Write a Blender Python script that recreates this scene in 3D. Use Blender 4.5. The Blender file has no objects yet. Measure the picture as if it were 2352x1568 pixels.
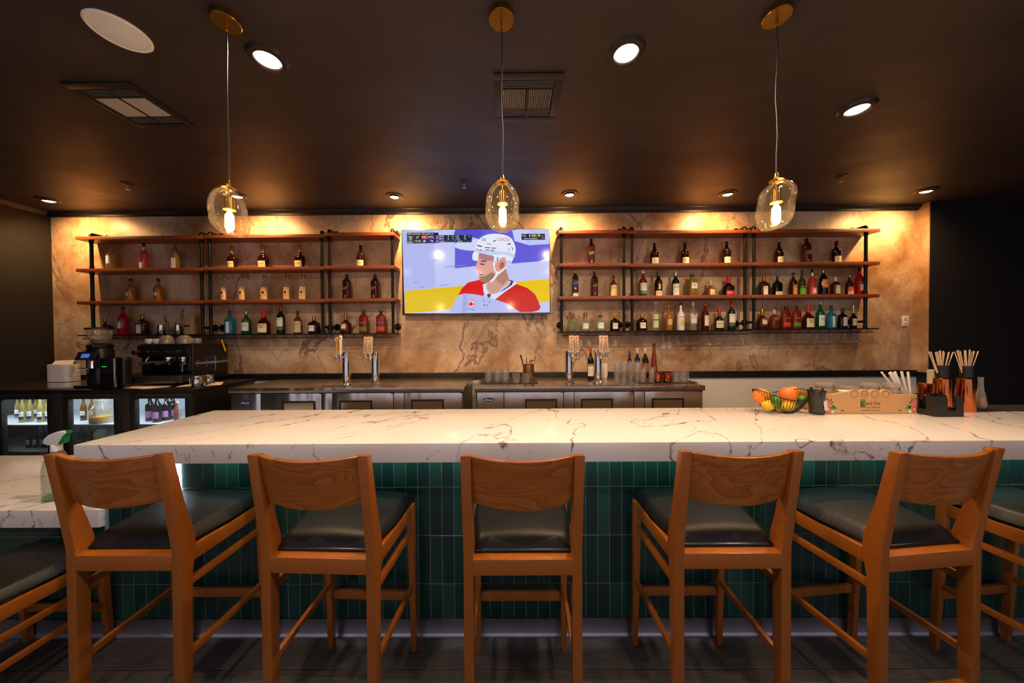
import bpy, bmesh, math, random
from mathutils import Vector, Matrix
random.seed(7)
SC = bpy.context.scene
COL = SC.collection
# ------------------------------------------------------------------ camera
F = 735.4; PITCH = -0.0140; YAW = 0.0040; ROLL = -0.0063; CAMZ = 1.572
def cam_axes():
    cy, sy = math.cos(YAW), math.sin(YAW)
    R = Vector((cy, sy, 0)); y1 = Vector((-sy, cy, 0)); Z = Vector((0, 0, 1))
    cp, sp = math.cos(PITCH), math.sin(PITCH)
    fw = y1*cp + Z*sp; U = -y1*sp + Z*cp
    c, s = math.cos(ROLL), math.sin(ROLL)
    return R*c + U*s, U*c - R*s, fw
CR, CU, CF = cam_axes()
camd = bpy.data.cameras.new('camera'); camo = bpy.data.objects.new('camera', camd)
COL.objects.link(camo)
camd.sensor_width = 36.0; camd.lens = F/2352*36.0; camd.clip_start = 0.02; camd.clip_end = 60
camo.matrix_world = Matrix(((CR.x, CU.x, -CF.x, 0), (CR.y, CU.y, -CF.y, 0), (CR.z, CU.z, -CF.z, CAMZ), (0, 0, 0, 1)))
SC.camera = camo
def ray(px, py):
    return CR*((px-1176)/F) - CU*((py-784)/F) + CF
def at(px, py, Y):            # measured pixel -> point at a known distance from the camera
    d = ray(px, py); t = Y/d.y
    return Vector((d.x*t, Y, CAMZ + d.z*t))
def atz(px, py, Z):           # measured pixel -> point on a known level
    d = ray(px, py); t = (Z-CAMZ)/d.z
    return Vector((d.x*t, d.y*t, Z))
def cosw(px):                 # wide-angle stretch of round things away from the picture's centre
    return 1/math.sqrt(1+((px-1176)/F)**2)
def wtrue(wpx, px, Y, e=2.0, dep=1.0):
    t = abs(px-1176)/F; best = 1.0
    for k in range(64):
        a = math.pi*k/64; c, s_ = abs(math.cos(a)), abs(math.sin(a)); q = 1/((c**e+s_**e)**(1/e))
        best = max(best, q*(c+s_*dep*t))
    return wpx*Y/F/best
# ------------------------------------------------------------------ world, exposure, room lights
w = bpy.data.worlds.new('world'); SC.world = w; w.use_nodes = True
bg = w.node_tree.nodes['Background']; bg.inputs[0].default_value = (0.74, 0.70, 0.88, 1); bg.inputs[1].default_value = 0.48
SC.cycles.transparent_max_bounces = 24; SC.cycles.max_bounces = 6; SC.cycles.diffuse_bounces = 3; SC.cycles.glossy_bounces = 3
SC.view_settings.view_transform = 'Standard'; SC.view_settings.look = 'None'
SC.view_settings.exposure = 0.75; SC.view_settings.gamma = 1.0; SC.view_settings.use_curve_mapping = False
WARM = (1.0, 0.55, 0.21); SOFTWARM = (1.0, 0.68, 0.42)
P_PENDANT = 16.0; P_DOWN = 80.0; P_WALLWASH = 52.0; P_REAR = 34.0
# ------------------------------------------------------------------ dimensions
WALL_Y = 3.75; CEIL = 3.06; BAR_Z = 1.067; BAR_F = 1.522; BAR_B = 2.25; BARFACE = 1.663
SHELF_F = 3.56; COOL_F = 3.0; COOL_Z = 1.095
# ------------------------------------------------------------------ materials
def lin(c): return c/12.92 if c <= 0.04045 else ((c+0.055)/1.055)**2.4
def C(h):
    h = h.lstrip('#'); return tuple(lin(int(h[i:i+2], 16)/255) for i in (0, 2, 4)) + (1.0,)
MATS = {}
def newmat(name):
    m = bpy.data.materials.new(name); m.use_nodes = True; MATS[name] = m
    return m, m.node_tree.nodes, m.node_tree.links, m.node_tree.nodes['Principled BSDF']
def P(name, col, rough=0.5, metal=0.0, spec=0.5, emit=None, estr=0.0, coat=0.0, bump=None):
    if name in MATS: return MATS[name]
    m, N, L, b = newmat(name)
    b.inputs['Base Color'].default_value = C(col) if isinstance(col, str) else col
    b.inputs['Roughness'].default_value = rough; b.inputs['Metallic'].default_value = metal
    b.inputs['Specular IOR Level'].default_value = spec; b.inputs['Coat Weight'].default_value = coat
    if emit:
        b.inputs['Emission Color'].default_value = C(emit) if isinstance(emit, str) else emit
        b.inputs['Emission Strength'].default_value = estr
    if bump:
        n = N.new('ShaderNodeTexNoise'); n.inputs['Scale'].default_value = bump[0]; n.inputs['Detail'].default_value = 6
        tc = N.new('ShaderNodeTexCoord'); L.new(tc.outputs['Object'], n.inputs['Vector'])
        bp = N.new('ShaderNodeBump'); bp.inputs['Strength'].default_value = bump[1]; bp.inputs['Distance'].default_value = 0.01
        L.new(n.outputs['Fac'], bp.inputs['Height']); L.new(bp.outputs['Normal'], b.inputs['Normal'])
    return m
def glass(name, tint='ffffff', body=0.05, rough=0.03, ior=1.45, gcol='ffffff', inner=0.0):
    """thin clear glass: tinted transparency with a fresnel gloss and a little body colour"""
    if name in MATS: return MATS[name]
    m, N, L, b = newmat(name)
    out = N['Material Output']
    tr = N.new('ShaderNodeBsdfTransparent'); tr.inputs[0].default_value = C(tint)
    gl = N.new('ShaderNodeBsdfGlossy'); gl.inputs['Color'].default_value = C(gcol); gl.inputs['Roughness'].default_value = rough
    fr = N.new('ShaderNodeFresnel'); fr.inputs['IOR'].default_value = ior
    geo = N.new('ShaderNodeNewGeometry'); mx = N.new('ShaderNodeMixShader'); L.new(math_(N, L, 'MULTIPLY', fr.outputs[0], math_(N, L, 'SUBTRACT', 1.0, math_(N, L, 'MULTIPLY', geo.outputs['Backfacing'], 1.0-inner))), mx.inputs[0]); L.new(tr.outputs[0], mx.inputs[1]); L.new(gl.outputs[0], mx.inputs[2])
    b.inputs['Base Color'].default_value = C(tint); b.inputs['Roughness'].default_value = 0.08
    mx2 = N.new('ShaderNodeMixShader'); mx2.inputs[0].default_value = body
    L.new(mx.outputs[0], mx2.inputs[1]); L.new(b.outputs[0], mx2.inputs[2]); L.new(mx2.outputs[0], out.inputs['Surface'])
    return m
def ramp(N, stops):
    r = N.new('ShaderNodeValToRGB'); e = r.color_ramp.elements
    e[0].position, e[0].color = stops[0][0], stops[0][1]; e[1].position, e[1].color = stops[-1][0], stops[-1][1]
    for p, c in stops[1:-1]:
        k = e.new(p); k.color = c
    return r
def noise(N, L, vec, scale, detail=4, rough=0.5, dist=0.0):
    n = N.new('ShaderNodeTexNoise'); n.inputs['Scale'].default_value = scale; n.inputs['Detail'].default_value = detail
    n.inputs['Roughness'].default_value = rough; n.inputs['Distortion'].default_value = dist
    if vec: L.new(vec, n.inputs['Vector'])
    return n
def mapping(N, L, src, scale=(1, 1, 1), rot=(0, 0, 0), loc=(0, 0, 0)):
    mp = N.new('ShaderNodeMapping'); mp.inputs['Scale'].default_value = scale; mp.inputs['Rotation'].default_value = rot; mp.inputs['Location'].default_value = loc
    L.new(src, mp.inputs['Vector']); return mp.outputs[0]
def math_(N, L, op, a, b=None, clamp=False):
    n = N.new('ShaderNodeMath'); n.operation = op; n.use_clamp = clamp
    for i, v in enumerate((a, b)):
        if v is None: continue
        if isinstance(v, (int, float)): n.inputs[i].default_value = v
        else: L.new(v, n.inputs[i])
    return n.outputs[0]
def mixc(N, L, fac, a, b):
    n = N.new('ShaderNodeMix'); n.data_type = 'RGBA'
    for i, v in ((0, fac), (6, a), (7, b)):
        if isinstance(v, (int, float)): n.inputs[i].default_value = v
        elif isinstance(v, tuple): n.inputs[i].default_value = v
        else: L.new(v, n.inputs[i])
    return n.outputs[2]
def vein(N, L, vec, scale, width, detail=5, dist=0.6, rough=0.55):
    """thin line where a noise crosses 0.5 -> 1 on the line"""
    n = noise(N, L, vec, scale, detail, rough, dist)
    d = math_(N, L, 'ABSOLUTE', math_(N, L, 'SUBTRACT', n.outputs['Fac'], 0.5))
    return math_(N, L, 'SUBTRACT', 1.0, math_(N, L, 'DIVIDE', d, width), clamp=True)

def mat_marble():
    m, N, L, b = newmat('brown_marble'); tc = N.new('ShaderNodeTexCoord'); o = tc.outputs['Object']
    big = noise(N, L, mapping(N, L, o, (1, 1, 1), (0, 0.5, 0)), 1.8, 8, 0.62, 0.5)
    r = ramp(N, [(0.32, C('85603f')), (0.43, C('aa8560')), (0.54, C('c2a380')), (0.66, C('d8c09f'))]); L.new(big.outputs['Fac'], r.inputs[0])
    vm = mapping(N, L, o, (0.9, 1, 0.55), (0, 0.75, 0))
    mk = ramp(N, [(0.40, (0, 0, 0, 1)), (0.52, (1, 1, 1, 1))]); L.new(noise(N, L, mapping(N, L, o, (1, 1, 1), (0, 0, 0), (2, 7, 4)), 0.8, 3, 0.5).outputs['Fac'], mk.inputs[0])
    v1 = vein(N, L, vm, 0.95, 0.014, 6, 0.45, 0.58); v1 = math_(N, L, 'MULTIPLY', v1, mk.outputs[0])
    bd = vein(N, L, vm, 0.95, 0.070, 6, 0.45, 0.58); bd = math_(N, L, 'MULTIPLY', bd, mk.outputs[0])
    vo = N.new('ShaderNodeTexVoronoi'); vo.feature = 'DISTANCE_TO_EDGE'; vo.inputs['Scale'].default_value = 3.2
    wp = noise(N, L, o, 3.0, 5, 0.6); wm = N.new('ShaderNodeMix'); wm.data_type = 'RGBA'; wm.inputs[0].default_value = 0.22; L.new(o, wm.inputs[6]); L.new(wp.outputs['Color'], wm.inputs[7]); L.new(wm.outputs[2], vo.inputs['Vector'])
    cr = math_(N, L, 'SUBTRACT', 1.0, math_(N, L, 'DIVIDE', vo.outputs['Distance'], 0.034), True)
    mk2 = ramp(N, [(0.40, (0, 0, 0, 1)), (0.58, (1, 1, 1, 1))]); L.new(noise(N, L, mapping(N, L, o, (1, 1, 1), (0, 0, 0), (8, 3, 1)), 1.2, 3, 0.5).outputs['Fac'], mk2.inputs[0])
    v3 = vein(N, L, mapping(N, L, o, (1, 1, 1), (0, 0, 0), (9, 1, 2)), 3.4, 0.010, 6, 0.9, 0.62)
    c = mixc(N, L, math_(N, L, 'MULTIPLY', bd, 0.42), r.outputs[0], C('d8c3ad'))
    c = mixc(N, L, math_(N, L, 'MULTIPLY', math_(N, L, 'MULTIPLY', cr, mk2.outputs[0]), 0.42), c, C('86592f'))
    c = mixc(N, L, math_(N, L, 'MULTIPLY', v3, 0.50), c, C('74492e'))
    c = mixc(N, L, math_(N, L, 'MULTIPLY', v1, 0.85), c, C('5e361d'))
    fine = noise(N, L, o, 60, 3, 0.6)
    c = mixc(N, L, math_(N, L, 'MULTIPLY', fine.outputs['Fac'], 0.14), c, C('6a482f'))
    L.new(c, b.inputs['Base Color']); b.inputs['Roughness'].default_value = 0.40; b.inputs['Specular IOR Level'].default_value = 0.35
    return m
def mat_quartz():
    m, N, L, b = newmat('white_quartz'); tc = N.new('ShaderNodeTexCoord'); o = tc.outputs['Object']
    skew = mapping(N, L, mapping(N, L, o, (1, 1, 1), (0, 0, 0.75)), (1.55, 0.5, 0.9))
    mask = ramp(N, [(0.42, (0, 0, 0, 1)), (0.58, (1, 1, 1, 1))]); L.new(noise(N, L, o, 2.3, 3, 0.5).outputs['Fac'], mask.inputs[0])
    brk = ramp(N, [(0.44, (0, 0, 0, 1)), (0.60, (1, 1, 1, 1))]); L.new(noise(N, L, o, 24, 4, 0.7).outputs['Fac'], brk.inputs[0])
    v1 = vein(N, L, skew, 1.7, 0.0085, 4, 0.25, 0.5)
    v2 = vein(N, L, mapping(N, L, skew, (1, 1, 1), (0, 0, 0.2), (4, 2, 1)), 1.9, 0.0045, 5, 0.5, 0.55)
    d1 = math_(N, L, 'MULTIPLY', v1, math_(N, L, 'ADD', math_(N, L, 'MULTIPLY', brk.outputs[0], 0.85), 0.25), clamp=True)
    d2 = math_(N, L, 'MULTIPLY', v2, math_(N, L, 'MULTIPLY', mask.outputs[0], brk.outputs[0]))
    halo = vein(N, L, skew, 1.7, 0.06, 4, 0.25, 0.5)
    spk = ramp(N, [(0.60, (0, 0, 0, 1)), (0.68, (1, 1, 1, 1))]); L.new(noise(N, L, o, 70, 3, 0.7).outputs['Fac'], spk.inputs[0])
    sp = math_(N, L, 'MULTIPLY', math_(N, L, 'MULTIPLY', halo, spk.outputs[0]), math_(N, L, 'MULTIPLY', mask.outputs[0], 0.55))
    c = mixc(N, L, math_(N, L, 'MULTIPLY', noise(N, L, o, 3, 3).outputs['Fac'], 0.16), C('e9e2dc'), C('d6cbc2'))
    c = mixc(N, L, sp, c, C('b0824f'))
    c = mixc(N, L, math_(N, L, 'MULTIPLY', d1, 0.95), c, C('5a3418'))
    c = mixc(N, L, math_(N, L, 'MULTIPLY', d2, 0.85), c, C('6b4320'))
    L.new(c, b.inputs['Base Color']); b.inputs['Roughness'].default_value = 0.16; b.inputs['Specular IOR Level'].default_value = 0.5
    return m
def mat_wood(name, c1, c2, c3, rough=0.32, sc=(1.2, 1.2, 9), coat=0.25, rings=5.0, wgt=0.45):
    m, N, L, b = newmat(name); tc = N.new('ShaderNodeTexCoord'); o = tc.outputs['Object']
    info = N.new('ShaderNodeObjectInfo')
    vm = N.new('ShaderNodeVectorMath'); vm.operation = 'ADD'; L.new(o, vm.inputs[0])
    cv = N.new('ShaderNodeCombineXYZ'); L.new(math_(N, L, 'MULTIPLY', info.outputs['Random'], 7.0), cv.inputs[0]); L.new(math_(N, L, 'MULTIPLY', info.outputs['Random'], 3.0), cv.inputs[2]); L.new(cv.outputs[0], vm.inputs[1])
    g = noise(N, L, mapping(N, L, vm.outputs[0], sc), rings, 2, 0.5, 0.6)
    wv = math_(N, L, 'FRACT', math_(N, L, 'MULTIPLY', g.outputs['Fac'], 16))
    fi = noise(N, L, mapping(N, L, vm.outputs[0], (sc[0]*3, sc[1]*3, sc[2]*3)), 22, 4, 0.65)
    t = math_(N, L, 'ADD', math_(N, L, 'MULTIPLY', wv, wgt), math_(N, L, 'MULTIPLY', fi.outputs['Fac'], 1-wgt))
    r = ramp(N, [(0.25, C(c1)), (0.5, C(c2)), (0.8, C(c3))]); L.new(t, r.inputs[0])
    L.new(r.outputs[0], b.inputs['Base Color']); b.inputs['Roughness'].default_value = rough; b.inputs['Coat Weight'].default_value = coat; b.inputs['Coat Roughness'].default_value = 0.18
    return m
def mat_tile(name, col, col2):
    m, N, L, b = newmat(name); tc = N.new('ShaderNodeTexCoord'); info = N.new('ShaderNodeObjectInfo')
    n = noise(N, L, tc.outputs['Object'], 9, 4, 0.6)
    c = mixc(N, L, math_(N, L, 'ADD', math_(N, L, 'MULTIPLY', info.outputs['Random'], 0.7), math_(N, L, 'MULTIPLY', n.outputs['Fac'], 0.5), True), C(col), C(col2))
    L.new(c, b.inputs['Base Color']); b.inputs['Roughness'].default_value = 0.26
    bp = N.new('ShaderNodeBump'); bp.inputs['Strength'].default_value = 0.25; bp.inputs['Distance'].default_value = 0.004
    n2 = noise(N, L, tc.outputs['Object'], 14, 3); L.new(n2.outputs['Fac'], bp.inputs['Height']); L.new(bp.outputs[0], b.inputs['Normal'])
    return m
def mat_floor():
    m, N, L, b = newmat('floor_plank_tile'); tc = N.new('ShaderNodeTexCoord'); info = N.new('ShaderNodeObjectInfo')
    vm = N.new('ShaderNodeVectorMath'); vm.operation = 'ADD'; L.new(tc.outputs['Object'], vm.inputs[0]); L.new(math_(N, L, 'MULTIPLY', info.outputs['Random'], 9.0), vm.inputs[1])
    g = noise(N, L, mapping(N, L, vm.outputs[0], (2.2, 60, 1)), 3.0, 6, 0.6, 0.3)
    big = noise(N, L, vm.outputs[0], 3.0, 4, 0.6)
    t = math_(N, L, 'ADD', math_(N, L, 'MULTIPLY', g.outputs['Fac'], 0.6), math_(N, L, 'MULTIPLY', big.outputs['Fac'], 0.4))
    r = ramp(N, [(0.32, C('3c3531')), (0.5, C('5a504a')), (0.70, C('746a62'))]); L.new(t, r.inputs[0])
    L.new(r.outputs[0], b.inputs['Base Color']); b.inputs['Roughness'].default_value = 0.38
    return m
def mat_ceiling():
    m, N, L, b = newmat('black_ceiling_paint'); tc = N.new('ShaderNodeTexCoord')
    n = noise(N, L, mapping(N, L, tc.outputs['Object'], (1, 2, 1), (0, 0, 0.6)), 1.5, 5, 0.6, 0.8)
    r = ramp(N, [(0.35, C('2b2524')), (0.60, C('342d2c')), (0.75, C('3a3334'))]); L.new(n.outputs['Fac'], r.inputs[0])
    L.new(r.outputs[0], b.inputs['Base Color'])
    rr = ramp(N, [(0.35, (0.50,)*3+(1,)), (0.7, (0.40,)*3+(1,))]); L.new(n.outputs['Fac'], rr.inputs[0]); L.new(rr.outputs[0], b.inputs['Roughness'])
    b.inputs['Specular IOR Level'].default_value = 0.45
    return m
def mat_steel(name='brushed_steel', col='b9b2a8', rough=0.22, along=(0.4, 1, 40)):
    m, N, L, b = newmat(name); tc = N.new('ShaderNodeTexCoord')
    n = noise(N, L, mapping(N, L, tc.outputs['Object'], along), 8, 3, 0.6)
    b.inputs['Base Color'].default_value = C(col); b.inputs['Metallic'].default_value = 1.0
    rr = ramp(N, [(0.3, (rough*0.92,)*3+(1,)), (0.7, (rough*1.1,)*3+(1,))]); L.new(n.outputs['Fac'], rr.inputs[0]); L.new(rr.outputs[0], b.inputs['Roughness'])
    n2 = noise(N, L, mapping(N, L, tc.outputs['Object'], (2.5, 1, .5)), 2.6, 1)
    bp = N.new('ShaderNodeBump'); bp.inputs['Strength'].default_value = 0.35; bp.inputs['Distance'].default_value = 0.05
    L.new(n2.outputs['Fac'], bp.inputs['Height']); L.new(bp.outputs[0], b.inputs['Normal'])
    return m
MARBLE = mat_marble(); QUARTZ = mat_quartz(); CEILM = mat_ceiling(); STEEL = mat_steel('brushed_steel', 'cfc9c0', 0.20)
STOOLW = mat_wood('stool_wood', '874712', '965216', 'a56022', 0.30, (1.0, 1.0, 6), 0.25, 5.0, 0.2)
BACKW = mat_wood('backrest_wood', '80420f', '965217', 'a86426', 0.30, (1.3, 1.0, 5), 0.3, 1.5, 0.4)
SHELFW = mat_wood('shelf_wood', '5e2a10', '7d3c18', '93502a', 0.45, (1.0, 6, 8), 0.05)
CRATEW = mat_wood('crate_wood', 'c0905c', 'cf9f6a', 'd8ab78', 0.6, (1.2, 6, 9), 0.0, 5.0, .15)
TILEA = mat_tile('green_tile_a', '0e2a23', '173c31'); TILEB = mat_tile('green_tile_b', '0d2727', '153533'); TILEC = mat_tile('green_tile_c', '12302a', '20483c')
FLOORM = mat_floor()
BLACKM = P('matte_black_metal', '15130f', 0.45, 0.6); BLACKP = P('black_plastic', '111010', 0.38); BLACKWALL = P('black_wall_paint', '110f10', 0.6)
BLACKTRIM = P('black_trim_paint', '15120f', 0.45); LEATHER = P('black_leather', '0e0d0d', 0.46, 0, 0.4, bump=(160, 0.12))
CHROME = P('chrome', 'd8d4cc', 0.10, 1.0); BRASS = P('brushed_brass', 'b98a3e', 0.28, 1.0); COPPER = P('copper', 'c8703c', 0.16, 1.0)
ALU = P('aluminium', 'a7a3a6', 0.35, 1.0); WHITEP = P('white_plastic', 'e6e2dc', 0.4); WHITEW = P('white_wall_paint', 'd9d4cb', 0.6)
GROUT = P('grout', '7d8c84', 0.9); FGROUT = P('floor_grout', '8a8078', 0.9)
CLEAR = glass('clear_glass', 'fdfcfa', 0.022, 0.02, 1.6, inner=.35); PGLASS = glass('pendant_glass', 'fff2dc', 0.012, 0.01, 1.5, inner=.5); STEMW = glass('stemware_glass', 'fbfaf6', 0.07, 0.04, 1.9, inner=.6); JARGL = glass('jar_glass', 'f2ece2', 0.11, 0.02, 1.6, inner=.35)
# ------------------------------------------------------------------ mesh helpers
class MB:
    def __init__(s): s.v = []; s.f = []; s.mi = []; s.cur = 0
    def add(s, vs, fs):
        o = len(s.v); s.v += [tuple(v) for v in vs]; s.f += [tuple(i+o for i in f) for f in fs]; s.mi += [s.cur]*len(fs); return s
    def box(s, x0, x1, y0, y1, z0, z1):
        return s.add([(x0, y0, z0), (x1, y0, z0), (x1, y1, z0), (x0, y1, z0), (x0, y0, z1), (x1, y0, z1), (x1, y1, z1), (x0, y1, z1)],
                     [(0, 3, 2, 1), (4, 5, 6, 7), (0, 1, 5, 4), (1, 2, 6, 5), (2, 3, 7, 6), (3, 0, 4, 7)])
    def hexa(s, lo, hi):       # two quads of 4 points (ccw from above)
        return s.add(list(lo)+list(hi), [(0, 3, 2, 1), (4, 5, 6, 7), (0, 1, 5, 4), (1, 2, 6, 5), (2, 3, 7, 6), (3, 0, 4, 7)])
    def lathe(s, prof, n=24, cx=0, cy=0, cz=0, cap=True, sx=1.0, sy=1.0, e=2.0, ox=None):
        o = len(s.v); fs = []
        for (r, z) in prof:
            for k in range(n):
                a = 2*math.pi*k/n; c, si = math.cos(a), math.sin(a)
                q = 1.0 if e == 2.0 else 1.0/((abs(c)**e+abs(si)**e)**(1/e))
                s.v.append((cx+r*q*c*sx, cy+r*q*si*sy, cz+z))
        for i in range(len(prof)-1):
            for k in range(n):
                a, b = o+i*n+k, o+i*n+(k+1) % n
                fs.append((a, b, b+n, a+n))
        if cap:
            fs.append(tuple(o+k for k in reversed(range(n)))); m = o+(len(prof)-1)*n; fs.append(tuple(m+k for k in range(n)))
        s.f += fs; s.mi += [s.cur]*len(fs); return s
    def cyl(s, p, q, r, n=12, r2=None):
        return s.tube([p, q], [r, r if r2 is None else r2], n)
    def tube(s, pts, rad, n=8, closed=False):
        pts = [Vector(p) for p in pts]; o = len(s.v); m = len(pts); fs = []; ref = None
        for i, p in enumerate(pts):
            a = pts[(i-1) % m] if (i > 0 or closed) else p; b = pts[(i+1) % m] if (i < m-1 or closed) else p
            t = (b-a).normalized()
            if ref is None:
                ref = Vector((0, 0, 1)) if abs(t.z) < 0.9 else Vector((1, 0, 0))
            u = (ref - t*ref.dot(t))
            if u.length < 1e-5: u = t.orthogonal()
            u.normalize(); ref = u; vv = t.cross(u); r = rad[i] if isinstance(rad, (list, tuple)) else rad
            for k in range(n):
                an = 2*math.pi*k/n; s.v.append(tuple(p+(u*math.cos(an)+vv*math.sin(an))*r))
        for i in range(m-1 if not closed else m):
            for k in range(n):
                a, b = o+i*n+k, o+i*n+(k+1) % n; c, d = o+((i+1) % m)*n+(k+1) % n, o+((i+1) % m)*n+k
                fs.append((a, b, c, d))
        if not closed:
            fs.append(tuple(o+k for k in reversed(range(n)))); fs.append(tuple(o+(m-1)*n+k for k in range(n)))
        s.f += fs; s.mi += [s.cur]*len(fs); return s
    def prism(s, poly, a0, a1, axis='x'):   # polygon in the other two axes, extruded along axis
        n = len(poly)
        def mk(p, a):
            return (a, p[0], p[1]) if axis == 'x' else (p[0], a, p[1]) if axis == 'y' else (p[0], p[1], a)
        fs = [tuple(range(n))[::-1], tuple(range(n, 2*n))] + [(i, (i+1) % n, (i+1) % n+n, i+n) for i in range(n)]
        return s.add([mk(p, a0) for p in poly]+[mk(p, a1) for p in poly], fs)
    def sphere(s, c, r, n=16, m=10, sc=(1, 1, 1)):
        prof = [(max(1e-4, r*math.sin(math.pi*i/m)), -r*math.cos(math.pi*i/m)*sc[2]) for i in range(m+1)]
        return s.lathe(prof, n, c[0], c[1], c[2], True, sc[0], sc[1])
    def grid(s, fn, nu, nv):
        return s.add([fn(i/nu, j/nv) for j in range(nv+1) for i in range(nu+1)],
                     [(j*(nu+1)+i, j*(nu+1)+i+1, (j+1)*(nu+1)+i+1, (j+1)*(nu+1)+i) for j in range(nv) for i in range(nu)])
    def mesh(s, name, mats, smooth=False, bevel=0, seg=2, ang=35):
        me = bpy.data.meshes.new(name); me.from_pydata(s.v, [], s.f)
        mats = mats if isinstance(mats, (list, tuple)) else [mats]
        for m in mats: me.materials.append(m)
        if len(mats) > 1: me.polygons.foreach_set('material_index', s.mi)
        bm = bmesh.new(); bm.from_mesh(me)
        bmesh.ops.recalc_face_normals(bm, faces=bm.faces)
        if bevel:
            es = [e for e in bm.edges if len(e.link_faces) == 2 and e.calc_face_angle(0) > math.radians(28)]
            bmesh.ops.bevel(bm, geom=es, offset=bevel, segments=seg, profile=0.6, affect='EDGES', clamp_overlap=True)
        if smooth or bevel:
            for f in bm.faces: f.smooth = True
            for e in bm.edges:
                if len(e.link_faces) == 2 and e.calc_face_angle(0) > math.radians(ang): e.smooth = False
        bm.to_mesh(me); bm.free(); me.update()
        return me
    def obj(s, name, mats, parent=None, smooth=False, bevel=0, seg=2, ang=35, loc=None, rz=0):
        return link(name, s.mesh(name, mats, smooth, bevel, seg, ang), parent, loc, rz)
def link(name, data, parent=None, loc=None, rz=0):
    o = bpy.data.objects.new(name, data); COL.objects.link(o)
    if parent: o.parent = parent
    if loc is not None: o.location = loc
    if rz: o.rotation_euler = (0, 0, rz)
    return o
def thing(name, label, cat, loc=(0, 0, 0), rz=0, group=None):
    o = link(name, None, None, loc, rz); o.empty_display_size = 0.05
    return tag(o, label, cat, group)
def tag(o, label, cat, group=None, kind=None):
    o['label'] = label; o['category'] = cat
    if group: o['group'] = group
    if kind: o['kind'] = kind
    return o
def struct(o, label=None):
    o['kind'] = 'structure'
    if label: o['label'] = label
    return o
def copytree(o, parent=None, loc=None, rz=None, label=None):
    c = o.copy(); COL.objects.link(c)
    if parent: c.parent = parent
    if loc is not None: c.location = loc
    if rz is not None: c.rotation_euler = (0, 0, rz)
    if label: c['label'] = label
    for ch in list(o.children): copytree(ch, c)
    return c
_txt = {}
def textverts(s, spacing=1.0):
    k = (s, spacing)
    if k not in _txt:
        cu = bpy.data.curves.new('t', 'FONT'); cu.body = s; cu.resolution_u = 2; cu.space_character = spacing
        ob = bpy.data.objects.new('t', cu); me = bpy.data.meshes.new_from_object(ob)
        vs = [v.co.copy() for v in me.vertices]; fs = [tuple(p.vertices) for p in me.polygons]
        bpy.data.objects.remove(ob); bpy.data.curves.remove(cu); bpy.data.meshes.remove(me)
        x0 = min(v.x for v in vs); x1 = max(v.x for v in vs); y0 = min(v.y for v in vs); y1 = max(v.y for v in vs)
        _txt[k] = ([((v.x-x0)/(x1-x0)-0.5, (v.y-y0)/(y1-y0)-0.5) for v in vs], fs)
    return _txt[k]
def text_on(mb, s, cx, cz, w, h, fn, rot=0.0, shear=0.0, spacing=1.0):
    """lay lettering into mb; fn(x, z) maps the flat label coordinates on the surface"""
    vs, fs = textverts(s, spacing); ca, sa = math.cos(rot), math.sin(rot)
    pts = []
    for (u, v) in vs:
        a, b = u*w+shear*v*h, v*h
        pts.append(fn(cx+a*ca-b*sa, cz+a*sa+b*ca))
    mb.add(pts, fs)
# ================================================================== THE ROOM
XL, XR, YR = -5.41, 6.5, -3.2
f = struct(MB().box(XL-.1, XR+.1, YR, WALL_Y+.1, -0.06, -0.006).obj('floor', FGROUT))
pl = MB().box(-0.2985, 0.2985, -0.1485, 0.1485, -0.006, 0.0).mesh('floor_tile', FLOORM, bevel=0.0015, seg=1)
TW, TH = 0.60, 0.30
for j in range(0, 8):
    yy = 1.495 + TH/2 - j*TH
    off = (0.18 if j % 2 else -0.12)
    for i in range(-5, 6):
        link('floor_tile', pl, f, (i*TW+off, yy, 0))
ceil = struct(MB().box(XL-.1, XR+.1, YR, WALL_Y+.1, CEIL, CEIL+0.1).obj('ceiling', CEILM))
zt = at(1176, 491, WALL_Y).z; zs = at(1176, 854.5, WALL_Y).z; zsb = at(1500, 868.5, 3.72).z
wb = struct(MB().box(XL, 4.70, WALL_Y, WALL_Y+.1, zs-.02, zt+.02).obj('wall_back', MARBLE))
struct(MB().box(XL, 4.70, WALL_Y-.002, WALL_Y+.1, 0, zs-.02).obj('wall_back_lower', WHITEW))
struct(MB().box(XL-.1, XL, YR, WALL_Y+.1, 0, CEIL).obj('wall_left', BLACKWALL))
struct(MB().box(XR, XR+.1, YR, WALL_Y+.1, 0, CEIL).obj('wall_right_light_block', BLACKWALL))  # unseen wall, added to keep world light from flooding in at the right
struct(MB().box(4.70, XR, 3.64, WALL_Y+.1, 0, CEIL).obj('wall_right_return', BLACKWALL))
struct(MB().box(4.688, 4.70, 3.64, WALL_Y, zs-.02, CEIL).obj('wall_return_cladding', MARBLE))
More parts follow.
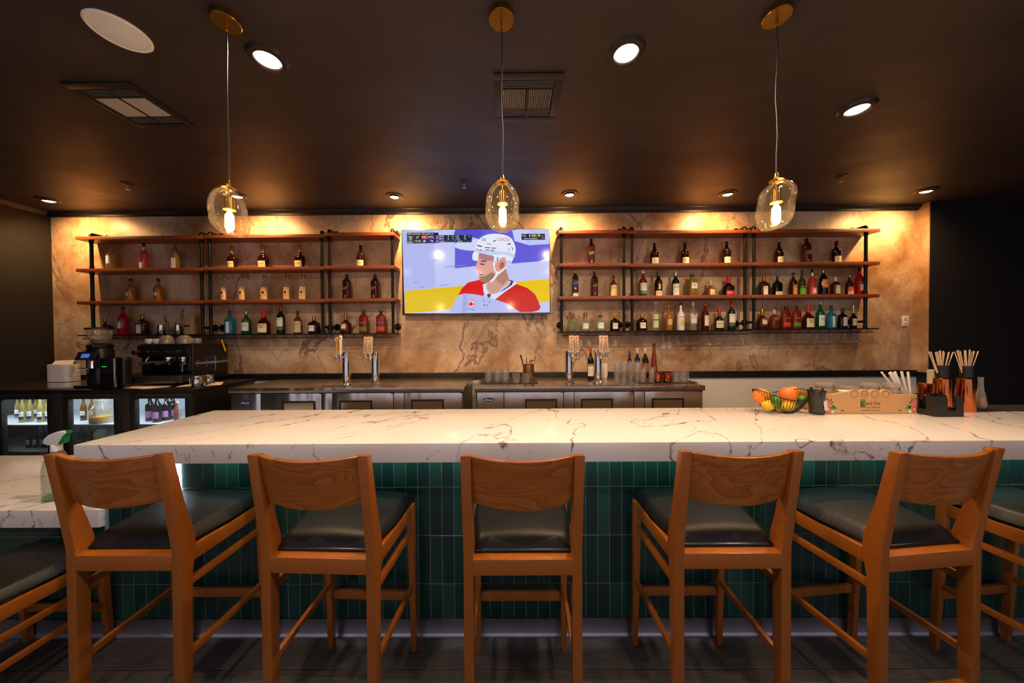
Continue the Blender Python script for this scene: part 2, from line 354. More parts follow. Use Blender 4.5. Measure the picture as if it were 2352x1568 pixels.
# crown trim and the ribbed chair rail
cp = [(WALL_Y, zt), (WALL_Y-.02, zt), (WALL_Y-.022, zt+.018), (WALL_Y-.034, zt+.022), (WALL_Y-.05, zt+.045), (WALL_Y-.052, CEIL), (WALL_Y, CEIL)]
struct(MB().prism(cp, XL, 4.688, 'x').obj('trim_1', BLACKTRIM))
cp2 = [(XL, zt+.0), (XL+.02, zt), (XL+.034, zt+.022), (XL+.05, zt+.045), (XL+.05, CEIL), (XL, CEIL)]
struct(MB().prism([(p[0], p[1]) for p in cp2], YR, WALL_Y-.052, 'y').obj('trim_2', BLACKTRIM))
rail = struct(MB().box(XL, 4.688, WALL_Y-.018, WALL_Y-.002, zsb, zs).obj('trim_3', BLACKTRIM))
for i in range(5):
    z = zsb + (i+.5)*(zs-zsb)/5
    MB().cyl((XL, WALL_Y-.019, z), (4.688, WALL_Y-.019, z), (zs-zsb)/13, 8).obj('rail_rib', BLACKTRIM, rail, True)
# ------------------------------------------------------------------ the bar
XB0 = at(168, 1020, BAR_F).x; XBR = 4.2; ZB1 = at(1176, 1061.5, BAR_F).z
t = MB().box(XB0, XBR, BAR_F, BAR_B, ZB1, BAR_Z).obj('bar_countertop', QUARTZ, bevel=0.004)
tag(t, 'long white quartz bar countertop with brown veins, behind the wooden stools', 'countertop')
LOWF = 1.645; lowz = at(100, 1172, LOWF).z; lowzb = at(100, 1212, LOWF).z; XLOW = at(231, 1190, LOWF).x
t = MB().prism([(-4.8, LOWF), (XLOW-.012, LOWF), (XLOW, LOWF+.012), (XLOW, 2.44), (-4.8, 2.44)], lowzb, lowz, 'z').obj('low_countertop', QUARTZ, bevel=0.003)
tag(t, 'lower white quartz counter section at the far left, beside the high bar', 'countertop')
bw = struct(MB().box(XLOW, XBR, BARFACE+.0022, BARFACE+.16, 0.0, ZB1-.001).obj('wall_bar_front', GROUT))
lw = struct(MB().box(-4.8, XLOW, BARFACE+.0022, BARFACE+.16, 0.0, lowzb-.001).obj('wall_bar_low', GROUT))
CW = 0.0627; rows = [(0.792, ZB1-.001), (0.536, 0.792), (0.280, 0.536), (0.095, 0.280)]
tilemesh = {}
rnd = random.Random(3)
def tile_mesh(w, h, mi):
    k = (round(w, 4), round(h, 4), mi)
    if k not in tilemesh:
        tilemesh[k] = MB().box(-w/2, w/2, 0, .0022, -h/2, h/2).mesh('tile', (TILEA, TILEB, TILEC)[mi], bevel=0.0008, seg=1)
    return tilemesh[k]
def tile_run(parent, xa, xb, rws, far=None):
    x = xa; far_mb = MB()
    while x < xb-.002:
        w = min(CW, xb-x)-.0030
        for (z0, z1) in rws:
            h = z1-z0-.0030
            if far and x > far: far_mb.box(x, x+w, BARFACE, BARFACE+.01, z0, z1-.0022); continue
            mi = rnd.choice((0, 0, 0, 1, 1, 2))
            link('tile', tile_mesh(w, h, mi), parent, (x+w/2, BARFACE+rnd.uniform(-.0006, .0003), z0+h/2))
        x += CW
    if far_mb.v:
        o = far_mb.obj('tile_field', TILEA, parent); o['kind'] = 'stuff'
tile_run(bw, XLOW+.02, XBR, rows, 2.72)
tile_run(lw, XLOW-.0015-22*CW, XLOW-.0015, [(0.536, lowzb-.001), (0.280, 0.536), (0.095, 0.280)])
bb = struct(MB().prism([(BARFACE-.004, .095), (BARFACE+.0015, .095), (BARFACE+.0015, 0), (BARFACE-.012, 0), (BARFACE-.012, .006), (BARFACE-.008, .014), (BARFACE-.004, .022)], -4.8, XBR, 'x').obj('baseboard_bar', ALU, smooth=True))
MB().box(-4.8, XBR, BARFACE-.0065, BARFACE-.003, .0945, .0985).obj('metal_edge', CHROME, bb)
struct(MB().box(XB0+.12, XBR, BAR_B-.07, BAR_B-.05, 0, ZB1-.001).obj('wall_bar_back_reflector', P('bar_back_bounce', '9a9187', .5)))  # unseen panel, added to brighten what the steel cooler fronts reflect
# LED tape on the tiled face, left end of the bar
led = thing('led_strip', 'white LED light strip running down the green tiles behind the leftmost stool', 'light strip', (-1.765, BARFACE-.003, 0.66))
MB().box(-.005, .005, -.001, .003, 0, ZB1-.66).obj('tape', WHITEP, led)
LEDM = P('led_emitter', 'ffffff', .5, emit='c9d4ff', estr=14)
lm = MB().box(-.003, .003, -.004, -.001, -.003, .003).mesh('diode', LEDM)
for k in range(18): link('diode', lm, led, (0, 0, .012+k*.0168))
ld = bpy.data.lights.new('led_glow', 'AREA'); ld.shape = 'RECTANGLE'; ld.size = .02; ld.size_y = .28; ld.energy = 0.55; ld.color = (.72, .86, 1.0)
lo = link('led_glow', ld, led, (.0, -.006, .16)); lo.rotation_euler = (math.radians(90), 0, 0)
# LED tape under the countertop overhang, lighting the top of the tiles
led2 = thing('undercounter_led_strip', 'thin LED tape tucked under the bar countertop overhang', 'light strip', (0, 1.60, ZB1))
MB().box(-1.70, 3.9, -.006, .006, -.004, 0).obj('tape', WHITEP, led2)
ld = bpy.data.lights.new('tape_glow', 'AREA'); ld.shape = 'RECTANGLE'; ld.size = 5.4; ld.size_y = .01; ld.energy = 2.6; ld.color = (.45, .95, .82)
lo = link('tape_glow', ld, led2, (1.1, 0, -.006)); lo.rotation_euler = (math.radians(38), 0, 0)
# ================================================================== CEILING FITTINGS
LENS = P('lamp_lens', 'ffffff', .5, emit='fff0cf', estr=9); LENSDIM = P('gimbal_lens', 'ffffff', .4, emit='ffe2ae', estr=7)
LENS.cycles.emission_sampling = LENSDIM.cycles.emission_sampling = LEDM.cycles.emission_sampling = 'NONE'
TRIMB = P('black_lamp_trim', '2a2320', .4, .2); BRONZE = P('bronze_lamp_trim', '4a3626', .35, .8)
def spot(name, parent, loc, rot, energy, color, angle, blend=.5, rad=.03):
    d = bpy.data.lights.new(name, 'SPOT'); d.energy = energy; d.color = color; d.spot_size = math.radians(angle); d.spot_blend = blend; d.shadow_soft_size = rad
    o = link(name, d, parent, loc); o.rotation_euler = rot; return o
def downlight(px, py, label, dia=.195, lens=.115, power=P_DOWN, pos=None, color=SOFTWARM):
    p = atz(px, py, CEIL) if pos is None else Vector(pos)
    t = thing('recessed_downlight', label, 'ceiling light', (p.x, p.y, CEIL), 0, 'bright recessed downlights over the bar')
    MB().lathe([(lens/2, -.012), (lens/2+.006, -.018), (dia/2-.012, -.014), (dia/2, 0)], 40, cap=False).obj('trim_ring', TRIMB, t, True)
    MB().lathe([(lens/2+.001, -.010), (lens/2*.7, -.020), (.001, -.024)], 40, cap=False).obj('lens', LENS, t, True)
    spot('lamp', t, (0, 0, -.03), (0, 0, 0), power, color, 165, .6, .045)
    return t
downlight(615, 133, 'bright recessed downlight beside the leftmost brass pendant canopy')
downlight(1438, 118, 'bright recessed downlight between the middle and right pendants')
downlight(1968, 248, 'bright recessed downlight right of the right-hand pendant cord')
for k, (x, yy) in enumerate(((-2.3, .35), (-.75, .25), (.75, .25), (2.3, .35))):
    d = downlight(0, 0, 'recessed downlight over the customer side, %s of four above the stools' % ('first', 'second', 'third', 'fourth')[k], pos=(x, yy, CEIL), power=P_REAR, color=(1, .84, .72)); d['group'] = 'recessed downlights over the stools'
def gimbal(px, py, label, power=P_WALLWASH):
    p = atz(px, py, CEIL)
    t = thing('gimbal_spotlight', label, 'ceiling light', (p.x, p.y, CEIL), 0, 'small gimbal spotlights washing the marble wall')
    MB().lathe([(.058, -.002), (.060, -.010), (.084, -.008), (.090, 0)], 36, cap=False).obj('trim_ring', BRONZE, t, True)
    MB().lathe([(.057, -.003), (.050, .0), (.020, .004), (.001, .004)], 30, cap=False).obj('recess', BLACKP, t, True)
    h = MB().lathe([(.046, -.004), (.050, -.016), (.050, .010)], 30, cap=False).obj('lamp_head', BLACKP, t, True); h.rotation_euler = (math.radians(6), 0, 0)
    ln = MB().lathe([(.0455, -.012), (.03, -.020), (.001, -.024)], 30, cap=False).obj('lens', LENSDIM, t, True); ln.rotation_euler = (math.radians(6), 0, 0)
    spot('lamp', t, (0, .012, -.035), (math.radians(26), 0, 0), power, WARM, 156, .9, .03)
    return t
gimbal(112, 459, 'small gimbal spotlight at the far left end of the ceiling')
gimbal(545, 449, 'small gimbal spotlight seen behind the leftmost glass pendant')
gimbal(906, 450, 'small gimbal spotlight above the left edge of the television')
gimbal(1308, 445, 'small gimbal spotlight right of the middle pendant, above the television corner')
gimbal(1671, 444, 'small gimbal spotlight left of the right-hand glass pendant')
gimbal(2127, 437, 'small gimbal spotlight at the far right above the black wall corner')
# speaker
p = atz(274, 73, CEIL)
t = thing('ceiling_speaker', 'round white ceiling speaker at the upper left', 'speaker', p)
MB().lathe([(.094, -.006), (.104, -.010), (.1125, -.004), (.1125, 0)], 48, cap=False).obj('rim', WHITEP, t, True)
MB().lathe([(.095, -.005), (.05, -.009), (.001, -.010)], 48, cap=False).obj('grille', P('speaker_grille', 'e2e6ea', .6, bump=(900, .3)), t, True)
# air vents
def vent(x0, y0, label):
    S = .40
    t = thing('ceiling_vent', label, 'air vent', (x0, y0, CEIL))
    MB().box(0, S, 0, .045, -.010, 0).box(0, S, S-.045, S, -.010, 0).box(0, .045, .045, S-.045, -.010, 0).box(S-.045, S, .045, S-.045, -.010, 0).obj('frame', TRIMB, t, bevel=.002)
    MB().box(.045, S-.045, .045, S-.045, -.0012, -.0004).obj('duct_back', P('duct_dark', '0a0908', .8), t)
    MB().box(S/2-.008, S/2+.008, .045, S-.045, -.010, -.002).box(.045, S-.045, .108, .118, -.010, -.002).box(.045, S-.045, S-.118, S-.108, -.010, -.002).obj('divider', TRIMB, t)
    SL = P('vent_slat', 'b4aea6', .4, .2)
    for side in (0, 1):
        xa = .048 + side*(S/2-.04); xb = xa + S/2-.056
        for k in range(5):
            for yb in (.052, S-.106):
                yk = yb + k*.0112
                MB().hexa([(xa, yk, -.010), (xb, yk, -.010), (xb, yk+.0012, -.010), (xa, yk+.0012, -.010)], [(xa, yk+.006, -.002), (xb, yk+.006, -.002), (xb, yk+.0072, -.002), (xa, yk+.0072, -.002)]).obj('slat', SL, t)
        for k in range(13):
            xk = xa + .002 + k*(xb-xa-.004)/13
            MB().hexa([(xk, .119, -.010), (xk+.0012, .119, -.010), (xk+.0012, S-.119, -.010), (xk, S-.119, -.010)], [(xk+.005, .119, -.002), (xk+.0062, .119, -.002), (xk+.0062, S-.119, -.002), (xk+.005, S-.119, -.002)]).obj('slat', SL, t)
a = atz(1133, 166, CEIL); vent(a.x, a.y, 'square black ceiling air vent behind the middle pendant cord')
a = atz(137, 188, CEIL); vent(a.x, a.y, 'square black ceiling air vent at the left below the white speaker')
# sprinklers
for px, py, lb in ((293, 428, 'small chrome sprinkler head on the ceiling near the left wall'), (1066, 424, 'small chrome sprinkler head on the ceiling left of the middle pendant'), (1933, 410, 'small sprinkler head on the ceiling right of the right-hand pendant')):
    p = atz(px, py-6, CEIL); t = thing('fire_sprinkler', lb, 'sprinkler', p)
    MB().lathe([(.045, 0), (.042, -.006), (.014, -.010)], 24, cap=False).obj('escutcheon', TRIMB, t, True)
    MB().lathe([(.010, -.008), (.010, -.022), (.006, -.026)], 16).tube([(-.012, 0, -.022), (-.013, 0, -.040), (0, 0, -.052)], .003, 6).tube([(.012, 0, -.022), (.013, 0, -.040), (0, 0, -.052)], .003, 6).obj('head', CHROME, t, True)
    MB().lathe([(.020, -.053), (.018, -.056), (.001, -.056)], 18).obj('deflector', CHROME, t, True)
# ================================================================== PENDANTS
BULB = P('bulb_glow', 'ffffff', .3, emit='ffd58a', estr=30)
CORD = P('pendant_cord', '3d3935', .5)
SIL = {
 1: (9.8, 850, [(305, 740, 860), (330, 620, 960), (400, 480, 1080), (500, 410, 1180), (600, 370, 1250), (700, 345, 1280), (850, 345, 1290), (950, 365, 1310), (1050, 370, 1345), (1150, 400, 1350), (1250, 500, 1320), (1330, 600, 1270), (1385, 800, 1210), (1408, 980, 1130)]),
 2: (10.456, 780, [(280, 700, 860), (320, 610, 930), (400, 520, 1020), (500, 450, 1100), (600, 420, 1140), (700, 390, 1170), (800, 375, 1178), (900, 370, 1175), (1000, 370, 1165), (1100, 378, 1180), (1200, 400, 1165), (1300, 445, 1130), (1380, 510, 1060), (1440, 610, 950), (1472, 720, 840)]),
 3: (10.453, 875, [(242, 850, 1010), (270, 790, 1120), (330, 660, 1230), (400, 560, 1310), (500, 460, 1365), (600, 410, 1385), (700, 400, 1375), (800, 385, 1345), (900, 370, 1335), (1000, 345, 1330), (1100, 340, 1315), (1200, 375, 1270), (1300, 410, 1200), (1380, 480, 1080), (1430, 560, 820), (1442, 620, 720)])}
PY = 1.50
def pendant(cx, cy_can, cordpx, glasstop_py, sil, label):
    sc, cxz, prof = SIL[sil]
    top = at(cordpx, glasstop_py, PY); x0 = top.x
    t = thing('glass_pendant_lamp', label, 'pendant lamp', (x0, PY, CEIL), 0, 'hand-blown glass pendants over the bar')
    MB().lathe([(.001, 0), (.0588, 0), (.0588, -.024), (.056, -.027), (.001, -.028)], 48, cap=False).obj('canopy', BRASS, t, True, ang=30)
    MB().lathe([(.006, -.027), (.006, -.058), (.003, -.062)], 14).obj('cord_grip', BRASS, t, True)
    zg = top.z-CEIL
    pts = [(0.0035*math.sin(k*1.3)*(0 if k in (0, 8) else 1), 0.002*math.cos(k*1.7), -.06+(zg+.03+.06)*k/8) for k in range(9)]; pts[-1] = (0, 0, zg+.03)
    MB().tube(pts, .0032, 8).obj('cord', CORD, t, True)
    MB().lathe([(.0035, zg+.034), (.006, zg+.030), (.0105, zg+.012), (.011, zg-.002), (.03, zg-.004)], 20, cap=False).obj('cord_cap', BRASS, t, True)
    k = PY/F/sc; y0 = prof[0][0]
    g = MB(); n = 40; rings = []
    # resample the silhouette smoothly
    ys = [p[0] for p in prof]
    def interp(y):
        for a, b in zip(prof, prof[1:]):
            if a[0] <= y <= b[0]:
                q = (y-a[0])/(b[0]-a[0]); return a[1]+(b[1]-a[1])*q, a[2]+(b[2]-a[2])*q
        return prof[-1][1:]
    M = 30
    for i in range(M+1):
        q = 0.5-0.5*math.cos(math.pi*i/M); y = ys[0]+(ys[-1]-ys[0])*q; xl, xr = interp(y)
        rings.append(((xl+xr)/2-cxz, (xr-xl)/2*cosw(cordpx), y))
    vs = []
    for i, (c, r, y) in enumerate(rings):
        for j in range(n):
            a = 2*math.pi*j/n; dent = 1-0.05*math.exp(-((a-4.2-sil)**2)/.3)*math.exp(-((i-15)/5)**2)
            vs.append(((c+r*math.cos(a))*k, r*k*math.sin(a)*.94*dent, zg-(y-y0)*k))
    fs = [(i*n+j, i*n+(j+1) % n, (i+1)*n+(j+1) % n, (i+1)*n+j) for i in range(M) for j in range(n)]
    g.add(vs, fs).obj('glass_shade', PGLASS, t, True, ang=80)
    H = (ys[-1]-y0)*k
    MB().lathe([(.003, zg-.002), (.003, zg-H*.20), (.018, zg-H*.20), (.018, zg-H*.44)], 24, cap=False).obj('socket', P('socket_brass', 'c79a50', .2, 1.0), t, True)
    MB().lathe([(.002, zg-H*.44), (.024, zg-H*.44), (.024, zg-H*.455), (.002, zg-H*.455)], 28, cap=False).obj('socket_flange', P('flange_brass', 'e0b565', .3, .8), t, True)
    MB().lathe([(.007, zg-H*.455), (.008, zg-H*.50), (.0165, zg-H*.56), (.0175, zg-H*.80), (.013, zg-H*.86), (.001, zg-H*.90)], 24).obj('bulb', BULB, t, True)
    d = bpy.data.lights.new('bulb_light', 'POINT'); d.energy = P_PENDANT; d.color = (1.0, .66, .32); d.shadow_soft_size = .022
    link('bulb_light', d, t, (0, 0, zg-H*.70))
    return t
pendant(0, 0, 526, 431, 1, 'blown glass pendant lamp, leftmost, over the left part of the bar')
pendant(0, 0, 1154, 417, 2, 'blown glass pendant lamp in the middle, in front of the television')
pendant(0, 0, 1783, 413, 3, 'blown glass pendant lamp right of centre with leaning shade')
pendant(0, 0, 2405, 408, 1, 'blown glass pendant lamp cut off at the right edge of the picture')
# ================================================================== BAR STOOLS
def make_stool(h=0.752, name='bar_stool', cat='bar stool', label='', group=''):
    t = thing(name, label, cat, (0, 0, 0), 0, group)
    zb = h; bk = h+.404                      # top of the posts
    def post(s):
        xo, xi = s*.2195, s*.1825
        prof = [(0, 0), (.036, 0), (.046, zb-.10), (.062, zb-.005), (.058, zb+.05), (.020, zb+.20), (-.018, bk-.004), (-.052, bk), (-.022, zb+.19), (.0, zb+.02)]
        MB().prism(prof, min(xo, xi), max(xo, xi), 'x').obj('back_leg', STOOLW, t, bevel=.004)
    post(-1); post(1)
    def fleg(s):
        a = .0175; b = .0135; x0, x1 = s*.2105, s*.2135; y0, y1 = .395, .420
        MB().hexa([(x1-b, y1-b, 0), (x1+b, y1-b, 0), (x1+b, y1+b, 0), (x1-b, y1+b, 0)], [(x0-a, y0-a, zb-.002), (x0+a, y0-a, zb-.002), (x0+a, y0+a, zb-.002), (x0-a, y0+a, zb-.002)]).obj('front_leg', STOOLW, t, bevel=.004)
    fleg(-1); fleg(1)
    MB().box(-.184, .184, .0, .052, zb-.060, zb).obj('rear_apron', STOOLW, t, bevel=.003)
    MB().box(-.194, .194, .392, .412, zb-.060, zb-.003).obj('front_apron', STOOLW, t, bevel=.003)
    for s in (-1, 1):
        xa, xb = s*.1995, s*.2095
        def rail(z0, z1, nm, th=.010, ya=.035, yb=.40, dz=0):
            MB().hexa([(xa-th, ya, z0), (xa+th, ya, z0), (xb+th, yb, z0+dz), (xb-th, yb, z0+dz)], [(xa-th, ya, z1), (xa+th, ya, z1), (xb+th, yb, z1+dz), (xb-th, yb, z1+dz)]).obj(nm, STOOLW, t, bevel=.002)
        rail(zb-.060, zb-.003, 'side_apron')
        rail(zb-.150, zb-.122, 'upper_stretcher', .009)
        rail(.322*h/.752, .322*h/.752+.026, 'side_stretcher', .009)
    MB().box(-.198, .198, .407, .425, .258*h/.752, .258*h/.752+.042).obj('foot_rest', STOOLW, t, bevel=.003)
    MB().box(-.184, .184, .008, .026, .190*h/.752, .190*h/.752+.040).obj('rear_stretcher', STOOLW, t, bevel=.003)
    # padded seat
    def seat(u, v):
        yv = .040 + v*.402; wv = .180 + .032*min(1, v*2.2)
        x = (2*u-1)
        ed = min(1, (1-abs(x))/.16); e2 = min(1, min(v, 1-v)/.13)
        lift = math.sqrt(max(0, 1-(1-ed)**2))*math.sqrt(max(0, 1-(1-e2)**2))
        return (x*wv, yv, zb+.012+.040*lift + .020*(1-x*x)*math.sin(math.pi*min(1, max(0, v)))**.7)
    m = MB().grid(seat, 28, 28)
    m.grid(lambda u, v: (seat(1-u, v)[0], seat(u, v)[1], zb+.0005), 28, 28)
    o = m.obj('seat_cushion', LEATHER, t, True, ang=70)
    rim = [(-.178, .042), (.178, .042), (.205, .23), (.211, .432), (-.211, .432), (-.205, .23)]
    MB().tube([(a, b, zb+.008) for a, b in rim], .0065, 8, True).obj('seat_piping', P('piping_black', '0c0b0b', .3), t, True)
    # curved backrest
    def brest(front):
        def fn(u, v):
            x = (2*u-1); bulge = .040*(1-x*x)
            zlo = zb+.215-.016*(1-x*x); zhi = bk-.004-.008*(1-x*x)
            z = zlo+(zhi-zlo)*v; lean = -.046*((z-(zb+.19))/.214)
            yb = .002+lean-bulge
            return (x*.184, yb+(.020 if front else 0), z)
        return fn
    m = MB(); A, B = brest(False), brest(True); nu, nv = 20, 6
    m.grid(A, nu, nv); m.grid(lambda u, v: B(1-u, v), nu, nv)
    m.grid(lambda u, v: tuple(Vector(A(u, 1)).lerp(Vector(B(u, 1)), v)), nu, 1); m.grid(lambda u, v: tuple(Vector(B(u, 0)).lerp(Vector(A(u, 0)), v)), nu, 1)
    me = m.mesh('backrest', BACKW); bm = bmesh.new(); bm.from_mesh(me); bmesh.ops.remove_doubles(bm, verts=bm.verts, dist=1e-5); bmesh.ops.recalc_face_normals(bm, faces=bm.faces)
    es = [e for e in bm.edges if len(e.link_faces) == 2 and e.calc_face_angle(0) > 1.0]
    bmesh.ops.bevel(bm, geom=es, offset=.005, segments=3, profile=.6, affect='EDGES')
    for q in bm.faces: q.smooth = True
    bm.to_mesh(me); bm.free(); link('backrest', me, t)
    return t
STOOLS = [(-1.487, 1.198, 0, 'wooden bar stool with black seat, leftmost of the high stools, beside the low counter'),
          (-.735, 1.179, -2, 'wooden bar stool with black seat, second from the left, left of the middle stool'),
          (.030, 1.168, 0, 'wooden bar stool in the middle, its backrest showing a bold oval wood grain'),
          (.824, 1.198, 0, 'wooden bar stool with black seat, right of the middle stool'),
          (1.568, 1.196, 6, 'wooden bar stool with black seat turned slightly left, near the right edge'),
          (2.35, 1.192, 6, 'wooden bar stool mostly cut off by the right edge, only seat and front legs showing')]
s0 = None
for x, yy, a, lb in STOOLS:
    if s0 is None: s0 = make_stool(.752, label=lb, group='wooden stools along the high bar'); o = s0
    else: o = copytree(s0, label=lb)
    o.location = (x, yy, 0); o.rotation_euler = (0, 0, math.radians(a))
lc = make_stool(.47, 'low_chair', 'chair', 'low wooden chair with black seat at the low counter, cut off at the left edge', '')
lc.location = (-2.335, 1.225, 0)
# ================================================================== TELEVISION
TVY = 3.655
tl = at(922, 528, TVY); br = at(1264.5, 720.5, TVY)
tvx0, tvx1, tvz0, tvz1 = tl.x, br.x, (br.z+at(926, 722, TVY).z)/2, (tl.z+at(1263, 523, TVY).z)/2
tv = thing('television', 'large wall-mounted television showing an ice hockey player, between the shelves', 'television', ((tvx0+tvx1)/2, TVY, (tvz0+tvz1)/2))
TW2, TH2 = (tvx1-tvx0)/2, (tvz1-tvz0)/2
TVB = P('tv_bezel', '1a1a22', .3)
MB().box(-TW2, TW2, .004, .05, -TH2, TH2).obj('housing', TVB, tv, bevel=.004)
MB().box(-TW2, TW2, -.003, .006, -TH2-.006, -TH2+.012).obj('lower_bezel', P('tv_bezel_metal', '4a4644', .3, .7), tv, bevel=.002)
MB().box(-.06, .06, -.001, .012, -TH2-.016, -TH2-.006).obj('sensor', TVB, tv, bevel=.002)
MB().box(-.25, .25, .05, WALL_Y-TVY-.001, -.2, .2).obj('wall_bracket', BLACKM, tv)
def SCR(c, s=1.0):
    k = 'screen_'+c+'_%d' % int(s*100)
    m = P(k, (0.004, 0.004, 0.005, 1), .12, 0, .5, emit=c, estr=s*.58); m.cycles.emission_sampling = 'NONE'
    return m
SX, SZ = TW2-.008, TH2-.010
def sp(x, y, d):           # picture coordinates (as measured) -> screen surface
    u = (x-228-(y-160)*.012)/1915; v = (y-160+(x-228)*.0155)/1087
    return ((u-.5)*2*SX, .0035-d, (.5-v)*2*SZ+.004)
pic = MB(); pmats = []
def shape(pts, col, d, smooth=True, s=1.0):
    m = SCR(col, s)
    if m not in pmats: pmats.append(m)
    pic.cur = pmats.index(m)
    if smooth and len(pts) > 4:
        q = []
        n = len(pts)
        for i in range(n):
            p0, p1, p2, p3 = pts[i-1], pts[i], pts[(i+1) % n], pts[(i+2) % n]
            for k in range(4):
                t = k/4; t2 = t*t; t3 = t2*t
                q.append(tuple(.5*((2*p1[a])+(-p0[a]+p2[a])*t+(2*p0[a]-5*p1[a]+4*p2[a]-p3[a])*t2+(-p0[a]+3*p1[a]-3*p2[a]+p3[a])*t3) for a in (0, 1)))
        pts = q
    cl = [(min(2143+y*.012-2, max(228+(y-160)*.012, x)), y) for x, y in pts]
    cl = [(x, min(1247-(x-228)*.0155, max(160-(x-228)*.0155, y))) for x, y in cl]
    pic.add([sp(x, y, d) for x, y in cl], [tuple(range(len(cl)))])
def ell(cx, cy, rx, ry, n=18, a0=0):
    return [(cx+rx*math.cos(2*math.pi*k/n+a0), cy+ry*math.sin(2*math.pi*k/n+a0)) for k in range(n)]
Z0 = .0003
shape([(228, 160), (2145, 130), (2155, 1216), (262, 1246)], 'c6cdfb', Z0, False, .95)
shape([(228, 160), (640, 150), (660, 900), (250, 960)], 'b9c2fb', Z0*1.3, False, .9)
shape([(915, 150), (1700, 138), (1700, 560), (915, 652)], '6b66e8', Z0*2, False, .85)
shape([(1640, 270), (2145, 225), (2148, 540), (1640, 585)], '6a64ea', Z0*2, False, .85)
shape([(925, 160), (1240, 150), (1270, 200), (1200, 260), (1060, 300), (940, 300)], '5f58e0', Z0*3, True, .8)
shape([(920, 380), (960, 290), (1150, 250), (1250, 300), (1230, 400), (1100, 420)], 'd5daff', Z0*3, True, .95)
shape([(1660, 150), (1840, 140), (1870, 340), (1690, 290)], 'ccd3ff', Z0*3, False, .95)
shape([(1860, 135), (2145, 130), (2145, 325), (1870, 345)], 'c3cbfd', Z0*3, False, .95)
shape([(2145, 440), (2148, 540), (1990, 560), (2080, 520)], 'd6dbff', Z0*3, False, .95)
shape([(260, 950), (1030, 880), (1030, 1180), (262, 1246)], 'e6c400', Z0*2, False, .95)
shape([(1560, 840), (2150, 775), (2150, 1075), (1900, 1100)], 'f0c908', Z0*2, False, .95)
shape([(430, 1243), (1000, 1160), (1010, 1235)], 'd3d4fb', Z0*2.2, False, .95)
for (a, b, c2, d2) in ((630, 550, 700, 538), (780, 632, 1060, 604), (460, 905, 520, 890), (730, 872, 840, 862), (380, 835, 430, 826)):
    shape([(a, b), (c2, d2), (c2, d2+8), (a, b+10)], '8f9be0', Z0*2.5, False, .8)
# jersey
shape([(850, 1228), (880, 1140), (965, 1000), (1100, 985), (1280, 1010), (1430, 1060), (1600, 1110), (1770, 1213)], 'b9c0f4', Z0*4, False, .95)
shape([(1770, 1216), (1600, 1105), (1440, 1055), (1560, 960), (1720, 850), (1860, 900), (1960, 980), (2010, 1080), (2035, 1150), (2010, 1190), (1930, 1213)], 'd42417', Z0*5, False, .95)
shape([(960, 998), (1010, 910), (1090, 835), (1240, 798), (1330, 830), (1290, 1010), (1150, 985), (1040, 980)], 'e01010', Z0*5, False, .95)
shape([(1030, 985), (1010, 1230), (1060, 1230), (1075, 990)], 'a9b1ea', Z0*5.2, False, .9)
# neck, face
shape([(1330, 860), (1330, 950), (1400, 985), (1480, 960), (1630, 800), (1580, 650), (1400, 760)], 'd9a693', Z0*6, False, .9)
shape([(1440, 790), (1580, 650), (1610, 780), (1540, 870)], 'c08d7b', Z0*6.4, True, .85)
shape([(1215, 450), (1205, 560), (1188, 650), (1225, 690), (1215, 735), (1240, 800), (1290, 830), (1370, 830), (1440, 770), (1560, 640), (1580, 520), (1420, 480)], 'e5a896', Z0*7, True, .95)
shape([(1230, 450), (1230, 520), (1300, 545), (1420, 550), (1420, 480)], 'b98a90', Z0*7.6, False, .85)
shape([(1235, 770), (1260, 755), (1320, 745), (1400, 700), (1440, 740), (1400, 810), (1330, 833), (1262, 822)], 'a97f6c', Z0*7.6, True, .85)
shape([(1190, 648), (1215, 600), (1250, 610), (1262, 655), (1225, 672)], 'f0a095', Z0*8, True, .95)
shape([(1236, 712), (1300, 705), (1290, 730), (1250, 740)], '7a3a3c', Z0*8, True, .7)
shape([(1240, 713), (1300, 708), (1290, 720), (1250, 724)], 'f6f0f2', Z0*8.6, False, .95)
shape([(1252, 550), (1330, 548), (1325, 565), (1255, 566)], '6b4a52', Z0*8, False, .8)
shape([(1240, 585), (1310, 592), (1300, 606), (1245, 602)], '5a4048', Z0*8, True, .8)
shape([(1450, 600), (1490, 540), (1560, 520), (1580, 580), (1560, 650), (1500, 690), (1450, 680)], 'e39d8e', Z0*8, True, .95)
shape([(1500, 590), (1545, 560), (1560, 610), (1525, 650), (1500, 640)], 'b96d60', Z0*8.5, True, .85)
# collar
shape([(1280, 860), (1330, 840), (1322, 900), (1360, 965), (1420, 990), (1500, 960), (1640, 880), (1690, 815), (1725, 845), (1580, 945), (1440, 1056), (1360, 1020), (1290, 960)], 'dfe1fb', Z0*9, False, .97)
shape([(1500, 958), (1620, 870), (1650, 820), (1600, 790), (1680, 810), (1660, 860), (1560, 930)], '3c2aa8', Z0*9.4, False, .8)
